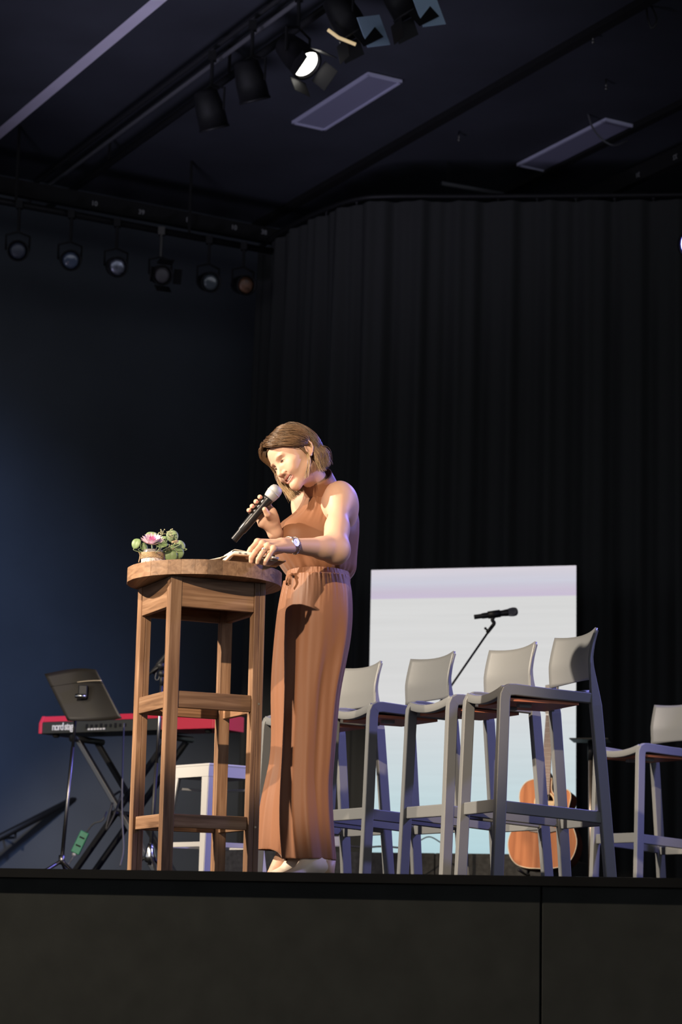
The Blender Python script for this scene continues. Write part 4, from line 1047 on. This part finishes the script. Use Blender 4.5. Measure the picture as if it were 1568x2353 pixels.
# -- head
U(hell((0, -.088, .034), (.0735, .092, .082)), .02)
U(hell((0, -.048, .035), (.060, .050, .052)), .03)
U(hell((0, -.052, -.030), (.0605, .062, .074)), .03)
for s in (-1, 1):
    U(hell((s*.043, -.028, -.026), (.020, .024, .017)), .022)
    U(hell((s*.036, -.016, -.046), (.0175, .0185, .0165)), .018)
    U(hcap((0, -.014, -.098), (s*.044, -.072, -.060), .0155, .0165), .022)
    U(hell((s*.026, -.003, .019), (.020, .010, .0065)), .012)
U(hell((0, -.010, -.096), (.0185, .0165, .0155)), .014)
U(hcap((0, -.004, .012), (0, .020, -.032), .0072, .0080), .010)
U(hell((0, .0225, -.0375), (.0095, .0098, .0085)), .007)
for s in (-1, 1):
    U(hell((s*.0120, .0105, -.0400), (.0072, .0095, .0070)), .006)
    S(hell((s*.031, .010, .001), (.017, .014, .0105)), .010)               # sockets
    U(hell((s*.0305, -.0118, -.001), (.0152, .0140, .0128)), .004)         # lids
    S(hell((s*.0310, .0025, -.0030), (.0120, .0085, .0014), np.array([[math.cos(.16*s), 0, -math.sin(.16*s)], [0, 1, 0], [math.sin(.16*s), 0, math.cos(.16*s)]])), .0012)
    S(hell((s*.0062, .0165, -.0468), (.0038, .0050, .0030)), .002)
    S(hcap((s*.0185, .004, -.043), (s*.0330, -.012, -.060), .0022, .0018), .006)
def chain(pts, rr, k, kind='u'):
    for i in range(len(pts)-1): (U if kind == 'u' else S)(hcap(pts[i], pts[i+1], rr[i], rr[i+1]), k)
mouth = [(-.0335, -.0175, -.0530), (-.0205, -.0030, -.0625), (-.009, .0040, -.0672), (0, .0052, -.0680), (.009, .0040, -.0672), (.0200, -.0030, -.0625), (.0335, -.0175, -.0530)]
chain([(a, b+.0005, c+.0070) for a, b, c in mouth], [.0022, .0036, .0044, .0040, .0044, .0036, .0022], .0035)
chain([(a*.96, b-.0005, c-.0075-.0012*(1-abs(a)/.0335)) for a, b, c in mouth], [.0022, .0042, .0054, .0056, .0054, .0042, .0022], .0035)
chain(mouth, [.0012, .0044, .0056, .0058, .0056, .0044, .0012], .0012, 's')
for s in (-1, 1):                                                          # ears
    def ep(a, b, o): return (s*(.071+o), -.095+a-.18*b*0+(-.25*b), -.010+b)
    U(hell(ep(-.004, .002, .002), (.0075, .0165, .026)), .008)
    S(hell(ep(-.001, .001, .0105), (.0065, .0095, .0165)), .004)
    hx_ = [(.0085, .006, .004), (.0105, .020, .006), (.002, .0295, .010), (-.011, .026, .013), (-.0185, .012, .0145), (-.0185, -.004, .0135), (-.012, -.018, .010), (-.003, -.0265, .006)]
    for i in range(len(hx_)-1): U(hcap(ep(*hx_[i]), ep(*hx_[i+1]), .0034, .0034), .002)
    U(hell(ep(-.001, -.026, .006), (.0042, .0062, .0068)), .004)
    U(hell(ep(.0085, -.006, .006), (.003, .0035, .006)), .004)
allp = np.array([vA(530, 955, 8.5), vA(850, 2040, 8.5)])
bv, bq = sdf_mesh(ops, (-.36, 7.55, -.01), (.20, 8.56, 1.80), .0023)
bv = relax(bv, bq, 1, .35)
# skin tints: lips, brows, nails, blush are real colour on the skin
skin = np.tile(np.array((.60, .365, .255)), (len(bv), 1))
L_ = hloc(bv)
def blend(mask, col): 
    m = np.clip(mask, 0, 1)[:, None]; skin[:] = skin*(1-m)+np.array(col)*m
def segd(P, pts):
    d = np.full(len(P), 9.)
    for a, b in zip(pts[:-1], pts[1:]):
        a = np.array(a); b = np.array(b); ba = b-a; h = np.clip(((P-a)@ba)/(ba@ba), 0, 1); d = np.minimum(d, np.linalg.norm(P-a-h[:, None]*ba, axis=1))
    return d
near = np.linalg.norm(L_, axis=1) < .14
dl = segd(L_, [(a, b+.001, c+.0070) for a, b, c in mouth]); dl2 = segd(L_, [(a*.96, b+.001, c-.0080) for a, b, c in mouth])
blend(np.where(near, (.0062-dl)/.0018, 0), (.50, .20, .165)); blend(np.where(near, (.0070-dl2)/.002, 0), (.56, .24, .20))
dm = segd(L_, [(a, b-.003, c) for a, b, c in mouth]); blend(np.where(near, (.0040-dm)/.001, 0), (.16, .03, .025))
for s in (-1, 1):
    L2 = L_.copy(); L2[:, 1] = 0; db = segd(L2, [(s*.012, 0, .0150), (s*.026, 0, .0205), (s*.044, 0, .0160)]); blend(np.where(near & (L_[:, 1] > -.04), (.0036-db)/.0026, 0)*.55, (.17, .085, .042))
    dc = np.linalg.norm((L_-np.array((s*.040, -.010, -.040)))/np.array((.022, .022, .018)), axis=1); blend(np.where(near, 1-dc, 0)*.5, (.64, .29, .20))
    de = np.linalg.norm((L_-np.array((s*.031, .0, .006)))/np.array((.016, .014, .007)), axis=1); blend(np.where(near, 1.1-de, 0)*.45, (.40, .20, .13))
for c in (vA(577, 1290, 7.65), vA(569, 1281, 7.68)): pass
dn = np.minimum.reduce([np.linalg.norm(bv-mp(t+.012, .0245, -.0215), axis=1) for t in (.70, .615, .53, .455)]); blend((.0058-dn)/.002, (.45, .13, .12))
BODY_MAT = tint_mat('skin', .52, sss=.12, bump=.05, bscale=600, spec=.32)
body = np_obj('body', bv, bq, BODY_MAT, PR, skin)

# ---- eyes, lashes, teeth
eyew = mat('eye_white', (.70, .66, .62), .2); iris = mat('iris', (.10, .13, .14), .2); lash = mat('lash', (.030, .016, .010), .6)
def hV(s, f, u): return Vector(hp(s, f, u))
for s in (-1, 1):
    ey = MB().ball(hV(s*.0308, -.0125, -.001), .0118, 20, 14).build('eyeball', eyew, PR, True)
    MB().ball(hV(s*.0300, -.0068, -.0045), .0068, 14, 10).build('iris', iris, ey, True)
    MB().tube([hV(s*(.0195+.0235*t), .0030-.0125*t*t+.001*math.sin(3.1*t), -.0022+.0048*math.sin(math.pi*t)*.75) for t in np.linspace(0, 1, 12)], [.0010+.0016*math.sin(math.pi*t) for t in np.linspace(0, 1, 12)], 6).build('eyelash', lash, PR, True)
teeth = mat('teeth', (.78, .74, .66), .25)
for k in range(-4, 5):
    s = k*.0056; b_ = .0022-.0145*(s/.0275)**2
    MB().ball(hV(s, b_-.0020, -.0648+.0110*(s/.0275)**2), (.0031, .0031, .0046), 10, 8).build('tooth', teeth, PR, True)

# ---- hair: a cap over the scalp and locks of strands
HC = V(0, -.088, .036); HR = V(.0785, .0985, .0950)
def hline(f): return np.interp(f, [-.19, -.15, -.125, -.108, -.085, -.062, -.045, -.020, 0, .03], [-.085, -.075, -.055, -.018, -.008, .014, .036, .060, .069, .075])
def hsurf(d, off=0.):                             # direction -> head-local point on the hair surface
    d = d/np.linalg.norm(d, axis=-1, keepdims=True); t = 1/np.sqrt(((d/HR)**2).sum(-1, keepdims=True)); return HC+d*(t+off)
nu_, nv_ = 90, 60; cv = []; 
for j in range(nv_+1):
    for i in range(nu_):
        th = math.pi*j/nv_; ph = 2*math.pi*i/nu_; cv.append((math.sin(th)*math.cos(ph), math.sin(th)*math.sin(ph), math.cos(th)))
cv = hsurf(np.array(cv)); cf = []
for j in range(nv_):
    for i in range(nu_):
        q = [j*nu_+i, j*nu_+(i+1) % nu_, (j+1)*nu_+(i+1) % nu_, (j+1)*nu_+i]; c = cv[q].mean(0)
        if c[2] > hline(c[1])+.002: cf.append(q[::-1])
used = sorted(set(sum(cf, []))); rm = {k: i for i, k in enumerate(used)}; cf = [[rm[k] for k in q] for q in cf]; cv = cv[used]
hair_mat = tint_mat('hair', .42, spec=.5)
capc = np.tile(np.array((.085, .044, .021)), (len(cv), 1))
hair = np_obj('hair', hO+cv@HM.T, np.array(cf), hair_mat, PR, capc)
rng = np.random.RandomState(5)
SV = []; SF = []; SCc = []
def add_strand(pts, r0, shade, tipblend):
    pts = np.asarray(pts); m = len(pts); base = sum(len(x) for x in SV); t = np.gradient(pts, axis=0); t /= np.linalg.norm(t, axis=1, keepdims=True)+1e-12
    out = pts-HC; b = np.cross(t, out); b /= np.linalg.norm(b, axis=1, keepdims=True)+1e-12; n = np.cross(b, t)
    u = np.linspace(0, 1, m); r = r0*np.minimum(1, .5+4*u)*np.where(u > .8, 1-(u-.8)*3.6, 1)
    ring = np.stack([pts+b*r[:, None]*1.5, pts+n*r[:, None]*.8, pts-b*r[:, None]*1.5, pts-n*r[:, None]*.8], 1).reshape(-1, 3)
    SV.append(ring)
    for i in range(m-1):
        for k in range(4): SF.append((base+i*4+k, base+i*4+(k+1) % 4, base+(i+1)*4+(k+1) % 4, base+(i+1)*4+k))
    root = np.array((.105, .055, .026)); mid = np.array((.185, .102, .048)); tip = np.array((.50, .335, .175))
    w = np.clip((u-tipblend[0])/(tipblend[1]-tipblend[0]), 0, 1)[:, None]; w1 = np.clip(u/.35, 0, 1)[:, None]
    SCc.append(np.repeat(((root*(1-w1)+mid*w1)*(1-w)+tip*w)*shade, 4, 0))
def bez(P, n):                                   # Catmull-Rom
    q = smoothpath([tuple(p) for p in P], n); return np.array([tuple(p) for p in q])
def dirto(p): return (np.array(p)-HC)
def swept(ctrl, offs, n=22):                     # path over the scalp through surface directions, then free points
    P = []
    for (kind, p), o in zip(ctrl, offs):
        P.append(hsurf(dirto(p)[None], o)[0] if kind == 's' else np.array(p))
    return bez(P, n)
def part(t): return V(-.012-.006*t, -.006-.105*t, .085+.045*math.sin(min(1, t*1.15)*math.pi*.5))
J = lambda s: rng.normal(0, s)
def shade(c): return (.78+.30*math.sin(c*2.1)*math.sin(c*5.3+1)+.16*math.sin(c*13.7))*(.72+.56*rng.rand())
# near side, swept over the temple and tucked behind the ear
for k in range(1250):
    t = rng.rand()**.9; o = .003+.012*rng.rand()*(1-.3*t); lift = .010*math.exp(-((t-.1)/.25)**2)
    a = part(t)
    m1 = V(.040+J(.004), .004-.089*t+J(.005), .064+.046*t+J(.004)); m2 = V(.074+J(.003), -.048-.077*t+J(.006), .027+.039*t+J(.005))
    e = V(.079+J(.003), -.118-.050*t*rng.rand()+J(.006), .012-.02*rng.rand())
    f1 = V(.070+J(.005), e[1]-.006+J(.004), -.045+J(.006)); f2 = V(.058+J(.007), e[1]+.004+J(.006), -.080-.022*rng.rand())
    add_strand(swept([('s', a), ('s', m1), ('s', m2), ('s', e), ('f', f1), ('f', f2)], [o*.5+lift, o+lift, o+.003, o*.7, 0, 0]), .00075, shade(t*9), (.84, 1.35))
# back of the bob
for k in range(1100):
    t = .35+.65*rng.rand(); s = (rng.rand()*2-1); o = .003+.013*rng.rand(); a = part(t)
    m1 = V(s*.055, -.140+.02*abs(s), .105+J(.004)); e = V(s*.080, -.176+.045*abs(s)**2+J(.003), .02+J(.008))
    f1 = V(s*.076, -.180+.045*s*s+J(.005), -.035+J(.006)); f2 = V(s*.062+J(.004), -.160+.040*s*s+J(.006), -.078-.022*rng.rand())
    add_strand(swept([('s', a), ('s', m1), ('s', e), ('f', f1), ('f', f2)], [o*.5, o, o+.006, 0, 0]), .00075, shade(s*8+3)*.8, (1.0, 1.7))
# far side, a curtain beside the cheek down past the chin
for k in range(1100):
    t = rng.rand(); q = rng.rand(); o = .003+.013*rng.rand(); a = part(t*.7); lift = .012*math.exp(-((t-.1)/.3)**2)
    m1 = V(-.046+J(.004), -.004-.075*q+J(.004), .070+.02*q+J(.004)); e = V(-.078+J(.003), -.022-.085*q+J(.004), .016+J(.008))
    f1 = V(-.077+J(.004), -.013-.080*q+J(.004), -.045+J(.006)); f2 = V(-.066+J(.006), -.006-.075*q+J(.006), -.108-.024*rng.rand()+.02*q)
    add_strand(swept([('s', a), ('s', m1), ('s', e), ('f', f1), ('f', f2)], [o*.5+lift, o+lift+.004, o+.004, 0, 0]), .00075, shade(q*8+7), (.50, .95))
# a few long wisps in front of the near ear and along the jaw
for k in range(150):                             # sideburn between temple and ear
    w = rng.rand(); q = rng.rand()
    P0 = hsurf(dirto((.070, -.048-.020*w, .044))[None], .001)[0]; P1 = hsurf(dirto((.075, -.066-.016*w, .018-.012*q))[None], .002)[0]; P2 = V(.0735, -.080-.010*w, -.010-.018*q)
    add_strand(bez([P0, P1, P2+V(J(.001), J(.002), J(.002))], 14), .0009, .55+.4*rng.rand(), (.8, 1.6))
for k in range(34):
    w = rng.rand()
    add_strand(bez([V(.0745, -.078-.006*w, .004), V(.0735+J(.001), -.080-.008*w+J(.002), -.022), V(.0655+J(.002), -.060-.016*w+J(.003), -.060), V(.044+J(.003), -.024-.022*w+J(.003), -.098-.010*rng.rand())], 18), .0009, .9+.4*rng.rand(), (.05, .6))
for k in range(44):
    w = rng.rand()
    add_strand(bez([V(.079, -.118, .015), V(.078+J(.002), -.114+J(.003), -.012), V(.070+J(.003), -.106-.02*w+J(.003), -.05), V(.056+J(.004), -.094-.03*w+J(.004), -.098-.014*rng.rand())], 16), .0009, .8+.5*rng.rand(), (.2, .8))
SVa = np.concatenate(SV); so = np_obj('hair_strands', hO+SVa@HM.T, np.array(SF), hair_mat, hair, np.concatenate(SCc)); so['kind'] = 'stuff'

# ---- clothing
cloth = mat('rust_viscose', (.215, .089, .041), .55, bump=.10, bscale=1400, sheen=.12, spec=.35, stretch=(1, 1, .25))
def rows_fn(rows, D, dep):                        # rows: (y, left px, right px) at depth D -> interpolators over z
    z = []; cx = []; hw = []; hd_ = []
    for (y, l, r), b in zip(rows, dep):
        p = A(l, y, D); q = A(r, y, D); z.append((p.z+q.z)/2); cx.append((p.x+q.x)/2); hw.append((q.x-p.x)/2); hd_.append(b)
    o = np.argsort(z); z, cx, hw, hd_ = [np.array(a)[o] for a in (z, cx, hw, hd_)]
    zz = np.linspace(z[0], z[-1], 200)
    def sm(a):
        v = np.interp(zz, z, a); k = np.ones(13)/13; vp = np.pad(v, 6, mode='edge'); return np.convolve(vp, k, 'valid')
    return zz, sm(cx), sm(hw), sm(hd_)
def f_rows(R, D, disp, ztop, zbot, dy=None):
    zz, cx, hw, hd_ = R
    def f(p):
        z = p[..., 2]; c = np.interp(z, zz, cx); a = np.interp(z, zz, hw); b = np.interp(z, zz, hd_)
        Dc = D if dy is None else D+dy(z)
        x = p[..., 0]-c; y = p[..., 1]-Dc; k0 = np.sqrt((x/a)**2+(y/b)**2)+1e-9; k1 = np.sqrt((x/a**2)**2+(y/b**2)**2)+1e-9
        ph = np.arctan2(x/a, -y/b)                 # 0 faces the hall, grows to the right
        d = k0*(k0-1)/k1 - disp(ph, z)
        return np.maximum(d, np.maximum(z-ztop, zbot-z))
    return f
nearR = rows_fn([(1322, 668, 800), (1345, 662, 808), (1380, 658, 811), (1420, 655, 812), (1470, 654, 807), (1520, 654, 796), (1560, 654, 787), (1600, 653, 780), (1650, 652, 775), (1700, 650, 771), (1750, 648, 767), (1800, 645, 763), (1850, 643, 764), (1900, 643, 767), (1950, 646, 771), (1990, 650, 773)], 8.165,
                [.085, .098, .110, .114, .110, .106, .104, .102, .100, .099, .098, .098, .100, .103, .106, .108])
farR = rows_fn([(1322, 655, 770), (1345, 650, 765), (1380, 642, 765), (1420, 635, 760), (1470, 630, 755), (1520, 626, 745), (1560, 624, 738), (1600, 623, 732), (1650, 624, 730), (1700, 625, 728), (1750, 622, 722), (1800, 611, 712), (1850, 600, 704), (1900, 593, 700), (1950, 590, 692), (1990, 590, 690)], 8.32,
               [.085, .095, .105, .108, .105, .102, .100, .098, .096, .095, .095, .096, .098, .100, .102, .102])
zt = A(730, 1326, 8.2).z; zhN = A(705, 1976, 8.165).z; zhF = A(640, 1954, 8.32).z; zw = A(730, 1342, 8.2).z
def fd(ph, z):
    g = np.exp(-np.maximum(zt-z, 0)/.055)*.0009*(np.sin(41*ph+3*np.sin(3.3*ph)+np.sin(40*z))+np.sin(29*ph+2*np.sin(5.1*ph)+1)+.8*np.sin(63*ph+2.2*np.sin(2.1*ph)))
    low = np.clip((zt-z)/.35, 0, 1)
    w = .0048*low*np.sin(6*ph+1.2+2.2*z+.8*np.sin(5*z)) + .0016*low*np.sin(11*ph-1.9*z+1.5*np.sin(3.1*z)) + .0008*np.sin(19*ph+6*z)*low
    drape = .009*np.exp(-((ph+.35+.25*np.sin(2.2*z))/.13)**2)*low + .011*np.exp(-((ph-.95+.1*np.sin(3*z))/.12)**2)*low
    flare = .006*np.clip((.45-z)/.4, 0, 1)*np.sin(5*ph+.6)
    return g+w+drape+flare
def fdF(ph, z): return fd(ph*1.1+.9, z*.93+.13)
tops = [('u', f_rows(nearR, 8.165, fd, zt, zhN), 0), ('u', f_rows(farR, 8.32, fdF, zt, zhF), .07)]
inN = f_rows(nearR, 8.165, lambda ph, z: fd(ph, z)-.006, zhN+.10, -1); inF = f_rows(farR, 8.32, lambda ph, z: fdF(ph, z)-.006, zhF+.10, -1)
tops += [('s', inN, 0), ('s', inF, 0)]
tv, tq = sdf_mesh(tops, (-.36, 7.98, .0), (.13, 8.50, 1.24), .0032)
tv = relax(tv, tq, 1, .3)
trousers = np_obj('trousers', tv, tq, cloth, PR)
# blouse
bR = rows_fn([(1112, 708, 772), (1132, 702, 785), (1150, 696, 806), (1175, 683, 822), (1200, 668, 826), (1230, 653, 826), (1255, 643, 824), (1275, 637, 822), (1292, 640, 820), (1306, 647, 818), (1318, 655, 812), (1326, 662, 803), (1334, 668, 798)], 8.27,
             [.064, .068, .080, .104, .128, .142, .142, .142, .141, .138, .128, .112, .095])
zc = A(735, 1124, 8.25).z; zbm = A(735, 1332, 8.25).z
def bd(ph, z):
    up_ = np.clip((z-(zc-.16))/.15, 0, 1); lo_ = np.clip(((zbm+.13)-z)/.12, 0, 1)
    return up_**1.2*.0030*(np.sin(26*ph+2.0*np.sin(4*ph))+.7*np.sin(41*ph+2.4*np.sin(3*ph))) + lo_*(.0032*np.sin(13*ph+1.5*np.sin(3*ph)+14*z)+.0014*np.sin(29*ph+8*z)) + .0028*np.sin(5*ph+16*z) + .0032*np.sin(3*ph-21*z+1.0)
bops = [('u', f_rows(bR, 8.27, bd, zc+.012, zbm), 0)]
bops.append(('u', f_ell(vA(676, 1232, 8.17), (.046, .050, .052)), .09))
bops.append(('u', f_ell(vA(664, 1236, 8.30), (.045, .050, .052)), .09))
vv, vq = sdf_mesh(bops, (-.30, 8.0, 1.05), (.15, 8.50, 1.56), .0028)
vv = relax(vv, vq, 1, .3)
blouse = np_obj('blouse', vv, vq, cloth, PR)
# collar band round the neck
cA_, cB_ = np.array(A(725.5, 1094, 8.212)), np.array(A(739, 1127, 8.25)); ca = (cA_-cB_); ca /= np.linalg.norm(ca)
cx_ = np.cross(ca, V(0, 1, 0)); cx_ /= np.linalg.norm(cx_); cy_ = np.cross(ca, cx_)
def colr(u, v):
    t = 2*math.pi*u; r = .0590+.006*(1-v)+.0006*math.sin(26*t); q = cB_+(cA_-cB_)*(v*1.10-.10) + cx_*math.cos(t)*r*1.02 + cy_*math.sin(t)*r*1.12 + ca*.010*math.cos(t)*(v-.5)
    return Vector(q)
MB().grid(colr, 65, 8).build('collar', cloth, PR, True, solid=.004)
# gathered waistband and drawstring
wb0 = A(733, 1330, 8.24)
def wband(u, v):
    t = 2*math.pi*u; z = A(733, 1344, 8.24).z + (A(733, 1316, 8.24).z-A(733, 1344, 8.24).z)*v
    p = A(658+3*v, 1330, 8.24); q = A(804-2*v, 1330, 8.24); cx = (p.x+q.x)/2; a = (q.x-p.x)/2
    g = .0009*(math.sin(71*t+2.5*math.sin(7*t))+math.sin(47*t+2*math.sin(5*t)+5*v)+.8*math.sin(109*t+4*v))*(.5+.5*abs(v-.5)*2) + .0040*math.exp(-((v-.5)/.42)**2)
    return Vector((cx+(a+g)*math.cos(t), 8.24+(.142+g)*math.sin(t), z))
MB().grid(wband, 260, 9).build('waistband', cloth, PR, True)
for k, (x0, x1, y1) in enumerate(((667, 657, 1341), (668, 663, 1346), (670, 667, 1343))):
    MB().tube(smoothpath([A(670, 1318, 8.11), A((x0+x1)/2-1, 1328, 8.09), A(x1, y1, 8.095)], 14), [.0035]*8+[.0045]*20 if False else .0034, 6).build('drawstring', cloth, PR, True)
MB().ball(A(669, 1320, 8.10), (.009, .008, .007), 12, 8).build('drawstring_knot', cloth, PR, True)

# ---- shoes
cream = mat('cream_leather', (.74, .62, .50), .35); heelm = mat('stacked_heel', (.50, .34, .20), .5)
def shoe(dx, D, nm):
    def q(x, y, d=0.): return vA(x+dx, y, D+d)
    oo = [('u', f_cap(q(722, 1962), q(712, 1985, -.01), .036, .036), 0), ('u', f_cap(q(714, 1988, -.01), q(680, 2012, -.04), .034, .030), .03),
          ('u', f_ell(q(660, 2020, -.055), (.048, .036, .026)), .03), ('u', f_ell(q(742, 1990, .01), (.034, .032, .040)), .03),
          ('s', f_ell(q(724, 1944), (.031, .031, .045)), .004)]
    zt_ = .002
    oo.append(('s', lambda p: p[..., 2]-0.004, 0)); oo[-1] = ('s', lambda p: (p[..., 2]-.004), 0)
    c = q(700, 2000); a, b = sdf_mesh(oo, c-V(.16, .13, .09), c+V(.12, .12, .13), .0026)
    a[:, 2] = np.maximum(a[:, 2], .004)
    sh = np_obj(nm, relax(a, b, 2, .4), b, cream, PR)
    h0 = q(742, 1990, .01); pr = []
    for z, w in ((.075, .034), (.04, .030), (.001, .029)):
        for k in range(16): t = 2*math.pi*k/16; pr.append(Vector((h0[0]+.010+math.cos(t)*w, h0[1]+math.sin(t)*w*.95, z)))
    MB().add(pr, [(i*16+k, (i+1)*16+k, (i+1)*16+(k+1) % 16, i*16+(k+1) % 16) for i in range(2) for k in range(16)]+[tuple(range(16)), tuple(reversed(range(32, 48)))]).build('heel', heelm, sh, True)
shoe(2, 8.11, 'shoe'); shoe(-32, 8.27, 'shoe')

# ---- watch, bracelet, ring, earring
gold = mat('two_tone_metal', (.60, .48, .36), .25, .9); silver = mat('silver_metal', (.70, .68, .68), .25, .9); dialm = mat('pearl_dial', (.62, .58, .66), .7, spec=.1)
wax = (wrL-elL); wax /= np.linalg.norm(wax)                                  # along the forearm to the hand
wc_ = elL*-.03+wrL*1.03; 
wn = V(0, -.99, .06); wn -= wax*(wn@wax); wn /= np.linalg.norm(wn); wt = np.cross(wax, wn)
wr_ = .0295
wa = empty('wristwatch', Vector(wc_), "two-tone wristwatch on the near wrist of the person", 'wristwatch')
dc_ = wc_+wn*(wr_+.002); Mw = frame(Vector(dc_), Vector(wt), Vector(wax), Vector(wn))
if Mw.determinant() < 0: Mw = frame(Vector(dc_), Vector(-wt), Vector(wax), Vector(wn))
MB().lathe([(.0155, -.004), (.0168, -.002), (.0168, .004), (.0150, .0062), (.0138, .0062)], 32, Mw).build('case', silver, wa, True)
MB().lathe([(0, .0055), (.0138, .0052)], 32, Mw).build('dial', dialm, wa)
handm = mat('watch_hand', (.12, .10, .12), .4)
for an, l in ((.6, .009), (2.4, .006)):
    MB().tube([Mw @ Vector((0, 0, .0062)), Mw @ Vector((l*math.cos(an), l*math.sin(an), .0062))], .0006, 5).build('hand', handm, wa)
p = Mw @ Vector((0, .0175, .002)); MB().ball(p, .0028, 8, 6).build('crown', gold, wa, True)
for k in range(22):
    a = 2*math.pi*k/22
    if math.cos(a) > .80: continue
    c = wc_+wn*math.cos(a)*wr_+wt*math.sin(a)*(wr_)
    Rk = Matrix((Vector(wax), Vector(-wn*math.sin(a)+wt*math.cos(a)), Vector(wn*math.cos(a)+wt*math.sin(a)))).transposed()
    MB().box(Vector(c), (.0145, .0076, .003), Rk).build('strap_link', silver if k % 2 else gold, wa, bevel=.0008)
br_c = elL*.10+wrL*.90
ba = empty('bracelet', Vector(br_c), 'thin beaded bracelet beside the wristwatch', 'bracelet')
for k in range(26):
    a = 2*math.pi*k/26; c = br_c+wn*math.cos(a)*.0300+wt*math.sin(a)*.0300+wax*(.006*math.cos(a)); MB().ball(Vector(c), .0030, 8, 6).build('bead', gold if k % 3 else silver, ba, True)
rc = vA(*fing[2][0])*.62+kn[2]*.38; rd = (vA(*fing[2][0])-kn[2]); rd /= np.linalg.norm(rd); rx = np.cross(rd, V(0, 1, 0)); rx /= np.linalg.norm(rx); ry = np.cross(rd, rx)
rg = empty('finger_ring', Vector(rc), 'sparkling silver ring on the resting hand', 'ring')
MB().tube([Vector(rc+(rx*math.cos(t)+ry*math.sin(t))*.0108) for t in np.linspace(0, 2*math.pi, 25)], .0014, 6, cap=False).build('band', silver, rg, True)
g0 = rc+V(-.004, -.0115, .006); MB().ball(Vector(g0), (.0035, .003, .0035), 6, 4).build('stone', mat('gem', (.85, .85, .9), .05, spec=1), rg)
er = MB().ball(hV(.0795, -.0955+.25*.028, -.040), .0026, 10, 8).build('earring', silver, None, True); tag(er, "tiny silver stud earring in the visible ear", 'earring'); recenter(er)
